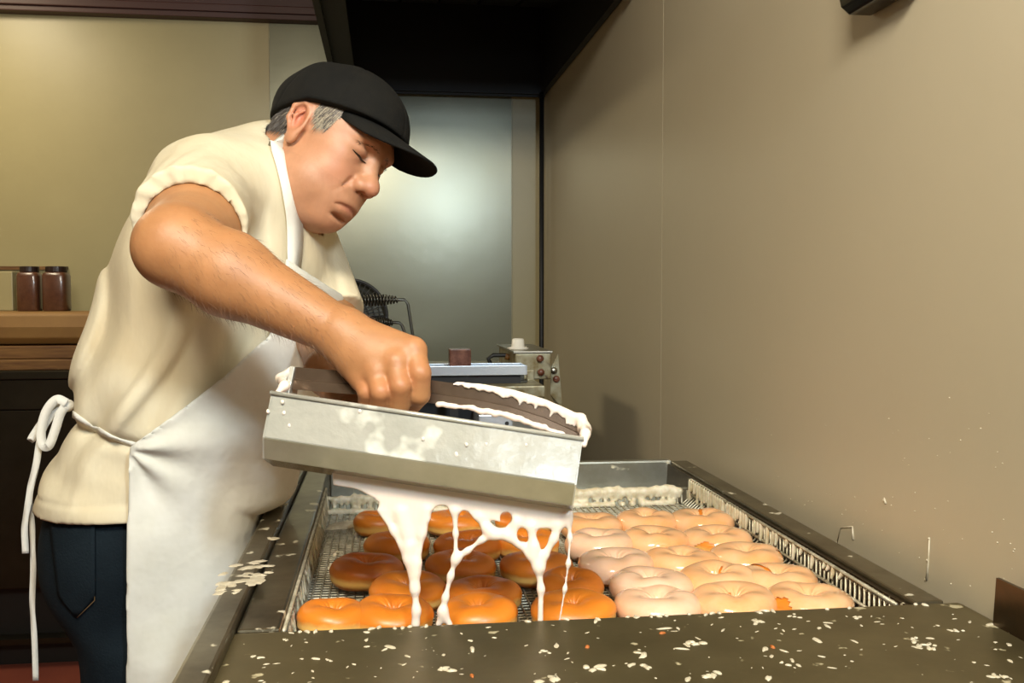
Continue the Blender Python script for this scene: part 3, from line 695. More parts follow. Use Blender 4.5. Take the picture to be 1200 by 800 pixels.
# coil-handled screens
def coil(name, pts, c0, c1, r, turns, lab, Y):
    e = empty(name, tuple(at_y(*pts[0], Y)), lab, 'handle', 'coil-grip basket handles')
    MB().tube([at_y(x, y, Y) for x, y in pts], .0034, 8).build('rod', M['spring'], e, True)
    a_, b_ = at_y(*c0, Y), at_y(*c1, Y); n = turns*14; ax = norm(b_-a_); s1 = np.array([0, 1, 0]); s2 = np.cross(ax, s1)
    MB().tube([a_+(b_-a_)*i/n+(s1*math.cos(2*PI*i/14)+s2*math.sin(2*PI*i/14))*r*(.45+.55*math.sin(PI*min(1, max(0, i/n)))) for i in range(n+1)], .0022, 6).build('coil_grip', M['spring'], e, True)
YS = 2.32
coil('basket_handle', [(410,352),(474,351),(478,356),(487,414),(488,440)], (412,352), (466,351), .013, 15, 'upper coil-sprung wire handle behind the baker\'s forearm', YS)
coil('basket_handle', [(440,377),(468,378),(471,381),(478,400),(484,440)], (436,377), (460,378), .010, 9, 'lower, shorter coil-sprung wire handle behind the baker\'s wrist', YS-.03)
fn = empty('wire_fan', tuple(at_y(412, 368, 2.5)), 'round dark wire-guarded fan behind the baker\'s chest', 'fan')
c = at_y(410, 371, 2.55); Rf = 42/F*2.6
b = MB()
for k, rr in enumerate((Rf, Rf*.96, Rf*.8, Rf*.65, Rf*.5, Rf*.35)):
    b.tube([c+np.array([rr*math.cos(t_), -.01*(1-rr/Rf), rr*math.sin(t_)]) for t_ in np.linspace(0, 2*PI, 49)], .004 if k == 0 else .0012, 6, False)
for k in range(40):
    t_ = 2*PI*k/40; b.tube([c+np.array([.02*math.cos(t_), -.012, .02*math.sin(t_)]), c+np.array([Rf*math.cos(t_), 0, Rf*math.sin(t_)])], .001, 4, False)
b.build('guard', M['black'], fn, True)
MB().lathe([(Rf*.96, .02), (Rf*.97, .03), (Rf*.5, .05)], c, 32, 1).build('housing', M['mesh_dark'], fn, True)
for k in range(4):
    t_ = PI/2*k+.4; u_ = np.array([math.cos(t_), 0, math.sin(t_)]); w_ = np.array([-math.sin(t_), 0, math.cos(t_)])
    MB().prism([c+u_*.02-w_*.01, c+u_*Rf*.85-w_*.03, c+u_*Rf*.88+w_*.02, c+u_*.02+w_*.01], np.array([0, .008, 0]), (0, .002, 0)).build('blade', M['mesh_dark'], fn)
MB().lathe([(.022, -.014), (.022, .02)], c, 16, 1).build('hub', M['black'], fn, True)
MB().tube([c+np.array([0, .03, -Rf]), np.array([c[0], c[1]+.03, z1])], .008, 8).build('stand', M['black'], fn, True)

# ================================================================== LEFT BACK: steel counter, boards, jars
cf = 3.62; zc_ = at_y(40, 434, cf)[2]; xc1 = -.70
cab = empty('steel_counter', (-2, 3.85, 0), 'dark stainless work counter along the back wall at the left', 'counter')
box('body', M['cab_steel'], cab, -3.05, xc1, cf+.01, YB-.002, at_y(40, 690, cf)[2], zc_-.03)
zs = at_y(40, 480, cf)[2]
box('door', M['cab_steel'], cab, -3.05, -2.02, cf-.006, cf+.0095, at_y(40, 688, cf)[2], zs-.002, bevel=.002); box('door', M['cab_steel'], cab, -2.015, xc1, cf-.006, cf+.0095, at_y(40, 688, cf)[2], zs-.002, bevel=.002)
box('drawer_front', M['cab_steel'], cab, -3.05, xc1, cf-.006, cf+.0095, zs+.002, zc_-.032, bevel=.002)
box('worktop', M['cab_steel'], cab, -3.08, xc1+.02, cf-.02, YB-.002, zc_-.03, zc_, bevel=.004)
box('lower_shelf', M['cab_steel'], cab, -3.05, xc1, cf, YB-.05, .09, .11)
for x in (-3.0, xc1-.05): MB().tube([(x, cf+.04, 0), (x, cf+.04, .5)], .02, 10).build('leg', M['cab_steel'], cab, True)
box('dark_base_sheet', M['black'], cab, -3.05, xc1, cf+.06, cf+.08, 0.0, .5)  # black sheet: dark kick, plus the under-shelf darkness painted in
# boards
zb2 = at_y(40, 405, cf+.02)[2]; zm = at_y(40, 420, cf+.02)[2]
o = box('wooden_board', M['wood'], None, -3.05, at_y(100, 420, cf+.02)[0]+.1, cf, cf+.3, zc_+.001, zm-.002, bevel=.004); tag(o, 'lower wooden board lying on the steel counter', 'board', 'wooden boards on the counter')
o = box('wooden_board', M['wood'], None, -3.05, at_y(100, 420, cf+.02)[0]+.09, cf+.008, cf+.3, zm, zb2-.001, bevel=.004); tag(o, 'upper wooden board with dark streaks on the other board', 'board', 'wooden boards on the counter')
zr_ = at_y(40, 365, cf+.1)[2]; rr = (zr_-zb2)/2
sec_ = [(0.0, 0.0), (-.03, .006), (-.055, rr*.45), (-.06, rr*1.1), (-.05, rr*2-.012), (-.035, rr*2-.002), (0, rr*2), (.19, rr*2), (.19, 0)]
o = MB().prism([(-3.04, cf+.085+a_, zb2+b_) for a_, b_ in sec_], 0, (at_y(107, 385, cf+.03)[0]+.1+3.04, 0, 0)).build('brown_paper_bale', M['kraft'], None, bevel=.004)
tag(o, 'long rounded brown paper-covered pad on top of the wooden boards', 'pad')
for (px0, px1, lab) in ((22, 48, 'left one of two brown spice jars on the brown pad'), (52, 81, 'right one of two brown spice jars, slightly wider')):
    a_ = at_y(px0, 340, 3.83); b_ = at_y(px1, 340, 3.83); w_ = (b_[0]-a_[0])/2; zt_ = at_y(px0, 312, 3.83)[2]; zb_ = zr_+.0005; h_ = zt_-zb_
    e = empty('spice_jar', (float(a_[0]+w_), 3.83, float(zb_)), lab, 'jar', 'spice jars')
    m_ = MB(); cx, cy = a_[0]+w_, 3.83
    def ringp(rx, z): return [(cx+rx*np.sign(math.cos(t))*abs(math.cos(t))**.45, cy+rx*np.sign(math.sin(t))*abs(math.sin(t))**.45, z) for t in np.linspace(0, 2*PI, 25)[:-1]]
    lv = [(.92, 0), (1, .03), (1, .78), (.93, .84), (.78, .87)]; vs = [q for k, hgt in lv for q in ringp(w_*k, zb_+h_*hgt)]
    n = 24; m_.add(vs, [(l*n+i, l*n+(i+1) % n, (l+1)*n+(i+1) % n, (l+1)*n+i) for l in range(len(lv)-1) for i in range(n)]+[tuple(range(n))[::-1], tuple(range((len(lv)-1)*n, len(lv)*n))])
    m_.build('body', M['jar'], e, True)
    MB().lathe([(w_*.82, h_*.87), (w_*.86, h_*.88), (w_*.86, h_*.99), (w_*.8, h_)], np.array([cx, cy, zb_]), 24).build('lid', M['lid_brown'], e)
# small pale box left of the jars
a_ = at_y(-6, 318, 3.9); b_ = at_y(19, 365, 3.9)
o = box('plastic_tub', M['wall_back'], None, a_[0], b_[0], 3.87, 3.97, zr_+.0008, a_[2], bevel=.004); tag(o, 'pale tub at the left edge beside the spice jars', 'tub')

# ================================================================== THE BAKER
HS = .943
HR = rotm(-.60, .46, -.345); HT = at_d(382, 171, 1.512)
def hl(P): return ((np.asarray(P)-HT) @ HR)/HS            # world -> head-local
HM = HR*HS
YC = 1.62
def T3(px, py, Y=YC): return at_y(px, py, Y)
lean = rotm(0, math.radians(22), 0)
torso = Shape()
torso.ell(T3(172, 600), (.152, .180, .15), .03)
torso.ell(T3(221, 475), (.168, .190, .165), .05, lean)
torso.ell(T3(258, 330), (.158, .190, .20), .08, lean)
torso.ell(T3(292, 226), (.110, .180, .088), .05)
SHT = T3(240, 226, 1.475); SH = T3(246, 250, 1.475); SHF = T3(322, 225, 1.775)
ELB = at_d(207, 289, 1.16); WRI = at_d(398, 389, 1.155)
ELF = at_d(384, 372, 1.60); WRF = at_d(384, 436, 1.28)
torso.cone(SHT, SHF, .062, .058, .04)
body = Shape(); body.copy_from(torso, -.012)
NB = T3(312, 212, 1.60)
NH = HR @ np.array([-.02, 0, -.03])+HT
body.cone(NB, NH, .070, .060, .03)
body.cone(T3(335, 262, 1.6), HR @ np.array([.02, 0, -.06])+HT, .05, .048, .03)
# right arm
MID = ELB*.55+WRI*.45
body.chain([SH, SH*.5+ELB*.5], [.060, .060], .02).chain([SH*.5+ELB*.5, ELB], [.060, .046], .02)
body.cone(ELB, ELB*.68+WRI*.32, .044, .0475, .025).cone(ELB*.68+WRI*.32, WRI, .0475, .0290, .02)
body.ell(ELB+np.array([-.012, -.006, -.002]), (.026, .03, .03), .02)
def hd(px, py, d): return at_d(px, py, d)
MC = [hd(484, 411, 1.125), hd(464, 426, 1.115), hd(441, 438, 1.118), hd(424, 444, 1.130)]
PP = [hd(492, 437, 1.108), hd(469, 452, 1.100), hd(446, 459, 1.102), hd(430, 459, 1.114)]
DP = [hd(491, 462, 1.116), hd(468, 473, 1.112), hd(446, 475, 1.114), hd(431, 471, 1.124)]
TIP = [hd(483, 473, 1.142), hd(463, 481, 1.140), hd(443, 481, 1.142), hd(429, 476, 1.150)]
for i, (a, ra) in enumerate(zip(MC, (.0165, .0150, .0150, .0145))):
    w0 = WRI+(a-WRI)*.12; body.cone(w0, a, .026, ra, .014)
    body.ell(a+np.array([0, -.004, .002]), (.0115, .0115, .0115), .008)
body.ell(hd(438, 420, 1.145), (.036, .022, .022), .02)
for i in range(4):
    r = (.0128, .0122, .0118, .0108)[i]
    body.cone(MC[i], PP[i], r*1.14, r*1.0, .003); body.cone(PP[i], DP[i], r*1.0, r*1.0, .002); body.cone(DP[i], TIP[i], r*1.0, r*.9, .002)
body.chain([hd(415, 405, 1.175), hd(440, 425, 1.20), hd(462, 446, 1.20), hd(476, 456, 1.19)], [.018, .0155, .0125, .011], .006)
# left arm and hand, behind the trough handle
body.cone(SHF, ELF, .054, .044, .02).cone(ELF, ELF*.6+WRF*.4, .044, .044, .02).cone(ELF*.6+WRF*.4, WRF, .044, .029, .02)
LM = [hd(430, 462, 1.215), hd(420, 468, 1.205), hd(410, 473, 1.20), hd(402, 478, 1.195)]
for i, a in enumerate(LM):
    body.cone(WRF, a, .024, .014, .012)
    p1 = a+hd(455, 470, 1.19)-hd(430, 470, 1.20)+np.array([0, -.008, -.004*i]); p2 = p1+np.array([.004, -.014, -.012]); p3 = p2+np.array([-.012, -.004, -.010])
    body.chain([a, p1, p2, p3], [.0118, .011, .0105, .0095], .002)
body.chain([hd(395, 448, 1.25), hd(420, 452, 1.23), hd(440, 458, 1.21)], [.015, .013, .0115], .005)
# legs (inside the jeans), feet
HPn, HPf = T3(150, 640, 1.54), T3(165, 640, 1.71)
KNn, KNf = T3(168, 855, 1.53), T3(185, 850, 1.72)
ANn = np.array([KNn[0]-.02, 1.53, .11]); ANf = np.array([KNf[0]-.0, 1.73, .11])
for a, b, c in ((HPn, KNn, ANn), (HPf, KNf, ANf)): body.chain([a, b, c], [.085, .058, .042], .03)
# ---- head
H = body; H.frame(HM, HT)
g = HS
def he(c, r, k=.01, op='u', rot=I3): H.ell(c, np.array(r), k, rot, op)
# (frame carries the scale for centres; radii are given directly)
he((-.012, 0, .040), (.090, .077, .078), .02)
he((.030, 0, .040), (.058, .064, .056), .02)
he((.040, 0, -.025), (.050, .061, .066), .03)
he((.026, 0, -.066), (.056, .060, .038), .03)
for s in (-1, 1):
    he((.028, s*.046, -.068), (.036, .022, .030), .02)
    he((.060, s*.036, -.030), (.026, .024, .026), .016)
    he((.052, s*.050, -.004), (.026, .012, .014), .016)
he((.076, 0, -.100), (.020, .027, .019), .02)
he((.072, 0, -.066), (.030, .036, .032), .022)
for s in (-1, 1): he((.080, s*.024, .031), (.0135, .024, .0080), .02, rot=rotm(s*-.35, 0, s*.15))
he((.090, 0, .022), (.010, .014, .014), .012)
for s in (-1, 1):
    he((.101, s*.031, .012), (.0135, .0185, .013), .012, 's', rotm(s*-.3))
    he((.0765, s*.0320, .0130), (.0165, .0180, .0100), .003)
    he((.0745, s*.0325, .0000), (.0155, .0180, .0078), .0015)
    H.cone((.0960, s*.018, .0205), (.0800, s*.051, .0165), .0010, .0010, .003, 's')      # upper lid crease
    he((.0830, s*.034, -.0045), (.0065, .0135, .0050), .006)                        # lower lid pouch
H.cone((.088, 0, .018), (.112, 0, -.020), .0085, .0120, .012)
he((.1165, 0, -.0265), (.0130, .0140, .0118), .008)
for s in (-1, 1):
    he((.1035, s*.0155, -.0315), (.0135, .0090, .0100), .006)
    he((.1090, s*.0075, -.0400), (.0065, .0042, .0042), .003, 's')
    H.cone((.0975, s*.0275, -.032), (.086, s*.0380, -.062), .0004, .0006, .010, 's')
he((.0985, 0, -.0660), (.0090, .0235, .0058), .006); he((.0960, 0, -.0795), (.0095, .0200, .0066), .006)
for s in (-1, 1): H.chain([(.1095, 0, -.0722), (.1085, s*.008, -.0722), (.1060, s*.0160, -.0735), (.1020, s*.0235, -.0752), (.0975, s*.0290, -.0770)], [.0024, .0024, .0022, .0020, .0014], .003, 's')
he((.0960, 0, -.0930), (.0090, .0200, .0040), .008, 's'); 
for s in (-1, 1): H.cone((.015, s*.066, -.085), (.050, s*.046, -.132), .0008, .0008, .014, 's')
he((.030, 0, -.100), (.040, .040, .026), .03)
# ears
for s in (-1, 1):
    er = rotm(s*.38, -.12, 0) if s < 0 else rotm(.38, -.12, 0)
    he((-.008, s*.079, .004), (.019, .0065, .031), .006, rot=er)
    he((-.004, s*.080, -.024), (.0105, .0060, .0120), .006, rot=er)
    he((-.003, s*.0875, .007), (.0098, .0060, .0175), .004, 's', er)
    H.chain([(.004, s*.082, .012), (.000, s*.086, .027), (-.012, s*.088, .031), (-.023, s*.089, .018), (-.022, s*.088, -.002), (-.012, s*.084, -.018)], [.0030, .0034, .0036, .0036, .0034, .003], .003)
    he((.008, s*.078, -.001), (.0040, .0045, .0060), .004)
    H.chain([(-.006, s*.085, .018), (-.014, s*.086, .005), (-.010, s*.085, -.010)], [.0024, .0026, .0022], .003)
H.frame()

bk = empty('baker', (float(HPn[0]), 1.62, 0), 'man in cream T-shirt, white apron and black cap bending over the donuts, tilting the trough', 'person')
V, Q = surf(body, (-.62, .95, .78), (.14, 1.95, 1.80), .0022)
V2, Q2 = surf(body, (-.62, 1.40, .02), (.0, 1.90, .80), .006)
# the coarse legs join the finer upper body inside the jeans
me = np_mesh('body', np.concatenate([V, V2]), np.concatenate([Q, Q2+len(V)])); VA = np.concatenate([V, V2])
def nz(P, s, seed=0):
    r = np.random.default_rng(seed); o = 0
    for k in range(6):
        w = r.normal(size=3)*s*(1+.5*k); o = o+np.sin(P @ w+r.uniform(0, 6))/(1+.4*k)
    return o/3
def blur(x, a, b): return np.clip((x-a)/(b-a), 0, 1)
Lc = hl(VA)
col = np.tile(np.array([.50, .235, .095]), (len(VA), 1))
face = (np.linalg.norm(Lc-np.array([.02, 0, -.01]), axis=1) < .15)
fc = np.array([.60, .30, .165]); col[face] = fc
def spot(c, r, colr, amt=1.0):
    global col
    d = np.linalg.norm((Lc-np.array(c))/np.array(r), axis=1); w = np.clip(1.2-d, 0, 1)**1.3*amt; w = np.clip(w, 0, 1)[:, None]
    col = col*(1-w)+np.array(colr)*w
col = col*.84*(1+.06*nz(VA, 60, 3)[:, None])
for s in (-1, 1):
    spot((.07, s*.045, -.03), (.045, .03, .035), (.60, .23, .14), .5)
    spot((-.01, s*.082, .005), (.03, .012, .04), (.56, .17, .10), .7)
    spot((.090, s*.033, .005), (.02, .024, .013), (.34, .15, .08), .65)
    spot((.086, s*.034, .034), (.018, .024, .0055), (.16, .09, .05), .8)
spot((.12, 0, -.03), (.02, .02, .02), (.60, .22, .14), .6)
m_ = face & (Lc[:, 2] < -.045)
col[m_] *= 1-.10*(.6+.4*nz(VA[m_], 500, 5))[:, None]
spot((.102, 0, -.0740), (.014, .027, .0115), (.42, .14, .09), .9)
# hair-covered scalp is dark
side_ = np.abs(Lc[:, 1]) > .045
hairm = (face & ((Lc[:, 2] > .052) | ((Lc[:, 0] < -.026) & (Lc[:, 2] > -.024)) | (side_ & (Lc[:, 0] < .057) & (Lc[:, 0] > .013) & (Lc[:, 2] > .008+np.maximum(Lc[:, 0]-.043, 0)*3.2+np.maximum(.024-Lc[:, 0], 0)*1.2))))
ear = (np.abs(Lc[:, 1]) > .0765) & (Lc[:, 0] > -.034) & (Lc[:, 0] < .012)
hairm &= ~ear
col[hairm] = (.10, .070, .045)
for P_ in MC+PP:
    d = np.linalg.norm(VA-P_, axis=1); w = np.clip(1.3-d/.017, 0, 1)[:, None]*.35; col = col*(1-w)+np.array([.54, .19, .09])*w
tint(me, col); bo = link('body', me, M['skin'], bk, True)

# hair strands
def strands(name, pts, dirs, L, wd, cols, m, parent):
    n = len(pts); k = 3; vs = []; side = np.cross(dirs, FW); side /= np.linalg.norm(side, axis=1)[:, None]+1e-9
    for j in range(k):
        t_ = j/(k-1); wj = wd*(1-t_*.8)
        c = pts+dirs*(L*t_)[:, None]+np.array([0, 0, -1])*(L*t_*t_*.25)[:, None]
        vs.append(c-side*wj); vs.append(c+side*wj)
    Vn = np.stack(vs, 1).reshape(-1, 3); b = np.arange(n)[:, None]*2*k
    Qn = np.concatenate([b+np.array([[2*j, 2*j+1, 2*j+3, 2*j+2]]) for j in range(k-1)])
    me = np_mesh(name, Vn, Qn); tint(me, np.repeat(cols, 2*k, axis=0)); o = link(name, me, m, parent, True); return o
idx = np.nonzero(hairm & (Lc[:, 2] < .036+Lc[:, 0]*np.where(Lc[:, 0] > 0, .28, .60)+.002) & (Lc[:, 1] < .03))[0]; idx = rng.choice(idx, min(6000, len(idx)), replace=False)
Pn = VA[idx]; ln = Lc[idx]; out = norm(1)*0 if False else (ln/np.array([.1, .078, .09])); out /= np.linalg.norm(out, axis=1)[:, None]
front = blur(ln[:, 0], -.02, .02)
dl = np.stack([-.45+0*front, 0*front, -1+0*front], 1)+out*.16+rng.normal(size=ln.shape)*.14
dw = dl @ HR.T; dw /= np.linalg.norm(dw, axis=1)[:, None]
gray = rng.random(len(idx)) < (.04+.60*front)
hc = np.where(gray[:, None], np.array([.30, .24, .15]), np.array([.035, .022, .013]))*rng.uniform(.7, 1.2, (len(idx), 1))
ho = strands('hair', Pn, dw, rng.uniform(.006, .013, len(idx)), .00045, hc, M['hair'], bk); ho['kind'] = 'stuff'; ho['label'] = 'short grey-brown hair under the cap'
# forearm hair
ax = norm(WRI-ELB); tt = (VA-ELB) @ ax; Lf = np.linalg.norm(WRI-ELB)
rad = np.linalg.norm(VA-ELB-tt[:, None]*ax, axis=1)
fm = np.nonzero((tt > .01) & (tt < Lf+.03) & (rad < .06) & (VA[:, 1] < 1.25))[0]; fm = rng.choice(fm, 1500, replace=False)
c_ = ELB+tt[fm][:, None]*ax; on = VA[fm]-c_; on /= np.linalg.norm(on, axis=1)[:, None]
dw = ax*.9+on*.35+np.array([0, 0, -.35])+rng.normal(size=on.shape)*.3; dw /= np.linalg.norm(dw, axis=1)[:, None]
ao = strands('arm_hair', VA[fm], dw, rng.uniform(.006, .012, len(fm)), .00013, np.tile([.16, .08, .04], (len(fm), 1)), M['hair'], bk); ao['kind'] = 'stuff'
# eyebrow and lashes on the near and far side
def nearest(l):
    q = np.asarray(l) @ HM.T+HT; i_ = np.argmin(((VA-q)**2).sum(1)); return VA[i_]
bp, dl = [], []
for s in (-1, 1):
    for _ in range(110):
        u = random.random(); q = nearest((.102-.020*u**1.4, s*(.010+.040*u), .0285+.004*math.sin(PI*min(1, u*1.2))-.006*u+random.uniform(-.003, .003)))
        bp.append(q); dl.append((-.35+random.gauss(0, .15), s*.9, .25-.5*u+random.gauss(0, .2)))
bp = np.array(bp); dw = np.array(dl) @ HR.T; dw /= np.linalg.norm(dw, axis=1)[:, None]
strands('eyebrow', bp, dw, rng.uniform(.004, .007, len(bp)), .00028, np.tile([.07, .045, .028], (len(bp), 1)), M['hair'], bk)['kind'] = 'stuff'
for s in (-1, 1):
    lp_ = []
    for u in np.linspace(0, 1, 11):
        q = nearest((.0965-.0165*u**1.5, s*(.0165+.033*u), .0040-.0012*math.sin(PI*u)+.0015*u)); lp_.append(q)
    for _ in range(3): lp_ = [lp_[0]]+[(lp_[i-1]+2*lp_[i]+lp_[i+1])/4 for i in range(1, 10)]+[lp_[-1]]
    lp_ = [q+body.grad(q, .004)*.0004 for q in lp_]
    MB().tube(lp_, [.0004, .0009, .0013, .0016, .0018, .0019, .0018, .0016, .0013, .0009, .0004], 8).build('eyelashes', M['eye'], bk, True)

# ---- shirt
slv = Shape(); AD = norm(ELB-SH); slv.cone(SHT, SH+AD*.26, .074, .0735, .02)
slvf = Shape(); AF = norm(ELF-SHF); slvf.cone(SHF, SHF+AF*.34, .070, .062, .02)
armr = Shape(); armr.cone(SH, SH*.5+ELB*.5, .0595, .0595, .01).cone(SH*.5+ELB*.5, ELB, .0595, .048, .01)
neck = Shape(); neck.cone(NB, NH, .073, .063, .03).cone(T3(335, 262, 1.6), HR @ np.array([.02, 0, -.06])+HT, .053, .05, .03)
HEM = T3(233, 280, 1.315)
TA, TB = T3(158, 521, 1.45), T3(80, 480, 1.64)
tn = norm(np.cross(TB-TA, [0, 1, 0])); tn = tn*np.sign(tn[2]); tie_d = None
tslope = np.array([(TA[0]-TB[0]), 0, (TA[2]-TB[2])]); tn = norm([-tslope[2], 0, tslope[0]]); tn = tn*np.sign(tn[2])
def smin(a, b, k): h = np.maximum(k-np.abs(a-b), 0)/k; return np.minimum(a, b)-h*h*k*.25
def folds(P):
    x, y, z = P[..., 0], P[..., 1], P[..., 2]
    u = x-(z-1.0)*.40                       # across the leaning back
    w = .25*np.sin(z*9+y*4)+.2*np.sin(z*17+2)
    a = np.clip((z-.98)/.15, 0, 1)*np.clip((1.50-z)/.15, 0, 1)
    g_ = np.sin(u*48+w*4+y*7); f = .0085*(np.exp(-((g_-1)/.35)**2)-.2)+.0028*np.sin(u*90+w*7+z*8)+.002*np.sin(z*45+u*40+y*20)
    # creases running down from the armpit and gathering over the tie
    tp = (P-TA) @ tn
    f2 = .006*np.sin(u*80+z*20)*np.exp(-(np.abs(tp-.03)/.05)**2)
    return f*a+f2
def shirt_post(d, P, C, R):
    s1 = np.maximum(slv.raw(P, C, R), (P-HEM) @ AD)
    s2 = np.maximum(slvf.raw(P, C, R), (P-(SHF+AF*.285)) @ AF)
    av = P-SH; aa = np.arctan2(av[..., 2], av[..., 0]); s1 = s1-.0014*np.exp(-((np.sin(aa*6+av[..., 1]*25+1)-1)/.4)**2)-.0007*np.sin(aa*13+av[..., 1]*60)
    d = smin(d, s1, .035); d = smin(d, s2, .03)
    tp = (P-TA) @ tn
    d = d+.010*np.exp(-(tp/.010)**2)-.004*np.exp(-((tp+.03)/.02)**2)
    d = d-folds(P)
    d = np.maximum(d, np.minimum(-(armr.raw(P, C, R)-.003), (P-HEM) @ AD+.035))
    d = np.maximum(d, -(neck.raw(P, C, R)-.003))
    # seam of the sleeve
    hemz = 1.008-.004*np.sin(P[..., 0]*9); hz_ = P[..., 2]-hemz
    d = d-.0016*np.clip((.024-hz_)/.004, 0, 1)+.0016*np.exp(-((hz_-.025)/.003)**2)
    d = d-.003*np.sin(P[..., 2]*75+P[..., 0]*30+np.sin(P[..., 1]*14)*2)*np.clip((1.10-P[..., 2])/.04, 0, 1)*np.clip(hz_/.03, 0, 1)
    return np.maximum(d, hemz-P[..., 2])
shirt = Shape(shirt_post); shirt.copy_from(torso, .006)
shirt.ell(T3(168, 585), (.136, .185, .12), .04)
shirt.cone(T3(300, 218, 1.60), T3(322, 200, 1.60), .082, .078, .03)
# gather over the back of the neck
sdf_obj('shirt', shirt, (-.66, 1.15, .95), (.02, 1.98, 1.62), .0042, M['shirt'], bk)
hemc = Shape(); 
# sleeve hem band
def ringpts(c, n, r, k=40):
    a = norm(np.cross(n, [0, 0, 1])); b = np.cross(n, a); return [c+(a*math.cos(t)+b*math.sin(t))*r for t in np.linspace(0, 2*PI, k)]

# ---- jeans
jb = Shape(); jb.ell(T3(176, 610), (.150, .178, .15), .03)
for a, b, c in ((HPn, KNn, ANn), (HPf, KNf, ANf)): jb.chain([a, b, c], [.092, .078, .072], .05)
jb.ell(T3(150, 655), (.115, .165, .11), .05)
def jpost(d, P, C, R):
    x, y, z = P[..., 0], P[..., 1], P[..., 2]
    d = d+.0025*np.sin(z*38+x*30+np.sin(y*20)*2)*np.clip((.93-z)/.1, 0, 1)
    d = np.maximum(d, x-(TX0-.03)); return np.maximum(d, z-1.03)
jb.post = jpost
jo = sdf_obj('jeans', jb, (-.66, 1.38, .07), (.0, 1.95, 1.05), .006, M['jeans'], bk)
# back pocket (a raised patch) with stitching
pk = [(62, 603), (113, 612), (113, 700), (92, 723), (74, 700)]
Pw = [hit(jb, *p) for p in pk]
if all(p is not None for p in Pw):
    st = MB(); fine = []
    path = [(112, 612), (112, 702), (92, 722)]
    for a, b in zip(path[:-1], path[1:]):
        for t_ in np.linspace(0, 1, 9)[:-1]: fine.append((a[0]+(b[0]-a[0])*t_, a[1]+(b[1]-a[1])*t_))
    f2 = [hit(jb, *p) for p in fine+[path[-1]]]; f2 = [p+jb.grad(p)*.001 for p in f2 if p is not None]
    # the pocket patch as grid on the surface
    gx, gy = 10, 14; rows = []
    for j in range(gy+1):
        v = j/gy; y = 606+v*114; xl = 60+14*v if v < .8 else 71+(v-.8)*5*20; xr = 113 if v < .8 else 113-(v-.8)*5*20
        for i in range(gx+1):
            px = xl+(xr-xl)*i/gx; h_ = hit(jb, px, y)
            if h_ is None: h_ = hit(jb, px+8, y)
            rows.append(h_)
    if all(p is not None for p in rows):
        mb = MB(); mb.add([p+jb.grad(p)*.0028 for p in rows], [(j*(gx+1)+i, j*(gx+1)+i+1, (j+1)*(gx+1)+i+1, (j+1)*(gx+1)+i) for j in range(gy) for i in range(gx)])
        o = mb.build('back_pocket', M['jeans'], jo, True); md = o.modifiers.new('s', 'SOLIDIFY'); md.thickness = .0026; md.offset = -1
    for off in ((0, 0), ):
        st.tube([p+jb.grad(p)*.0022 for p in f2], .0006, 5)
    ln_ = [hit(jb, 72+4.1*i, 674+.4*i) for i in range(11)]; ln_ = [p for p in ln_ if p is not None]
    st.tube([p+jb.grad(p)*.0034 for p in ln_], .0005, 5)
    o = st.build('stitching', M['thread'], jo, True); o['kind'] = 'stuff'
for a, nm in ((ANn, 1), (ANf, 2)):
    s_ = Shape(); s_.cone((a[0]-.03, a[1], .05), (a[0]+.15, a[1], .035), .048, .035, .02).ell((a[0]-.01, a[1], .09), (.05, .045, .05), .03)
    s_.post = lambda d, P, C, R: np.maximum(d, .002-P[..., 2])
    sdf_obj('shoe', s_, (a[0]-.12, a[1]-.09, -.006), (a[0]+.22, a[1]+.09, .17), .006, M['shoe'], bk)

# ---- apron
ab = Shape(); ab.copy_from(torso, .021); ab.ell(T3(165, 590), (.150, .198, .12), .04)
ab.ell(T3(205, 740), (.160, .195, .36), .06); ab.cone(T3(222, 560), T3(215, 760), .155, .155, .06)
ab.ell(T3(300, 400), (.10, .15, .16), .08, lean)
edge = [at_y(x, y, 1.44) for x, y in ((150, 900), (152, 800), (156, 600), (158, 520), (212, 481), (265, 440), (316, 392), (330, 330), (334, 300), (330, 250))]
ez = np.array([e[2] for e in edge]); ex = np.array([e[0] for e in edge]); 
T1, T2 = at_y(330, 298, 1.5), at_y(396, 341, 1.6)
t1, t2 = np.array([T1[0], T1[2]]), np.array([T2[0], T2[2]]); nn = np.array([-(t2-t1)[1], (t2-t1)[0]]); nn = nn/np.linalg.norm(nn)
def apost(d, P, C, R):
    x, y, z = P[..., 0], P[..., 1], P[..., 2]
    rx, rz = x-TA[0], z-TA[2]; rr = np.sqrt(rx*rx+rz*rz); an = np.arctan2(rz, rx)
    f = .006*(1+np.sin(an*8+1.0))*np.exp(-rr/.14)*np.clip(rr/.03, 0, 1)
    f += .004*(1+np.sin(x*36+z*10+np.sin(z*7)*1.5))*np.clip((1.05-z)/.25, 0, 1)+.0012*(1+np.sin(x*60-z*30))
    a_ = d-f; b_ = np.minimum(x-(TX0-.010), ZR+.022-z); h_ = np.maximum(.03-np.abs(a_-b_), 0)/.03
    d = np.abs(np.maximum(a_, b_)+h_*h_*.0075)-.0033-.0030*np.exp(-rr/.12)
    xb = np.interp(z, ez[np.argsort(ez)], ex[np.argsort(ez)])
    d = np.maximum(d, (xb-x)*.8)
    d = np.maximum(d, (x-t1[0])*nn[0]+(z-t1[1])*nn[1])
    return np.maximum(d, .50-z)
ab.post = apost
ao_ = sdf_obj('apron', ab, (-.50, 1.30, .48), (.06, 1.92, 1.45), .0038, M['apron'], bk)
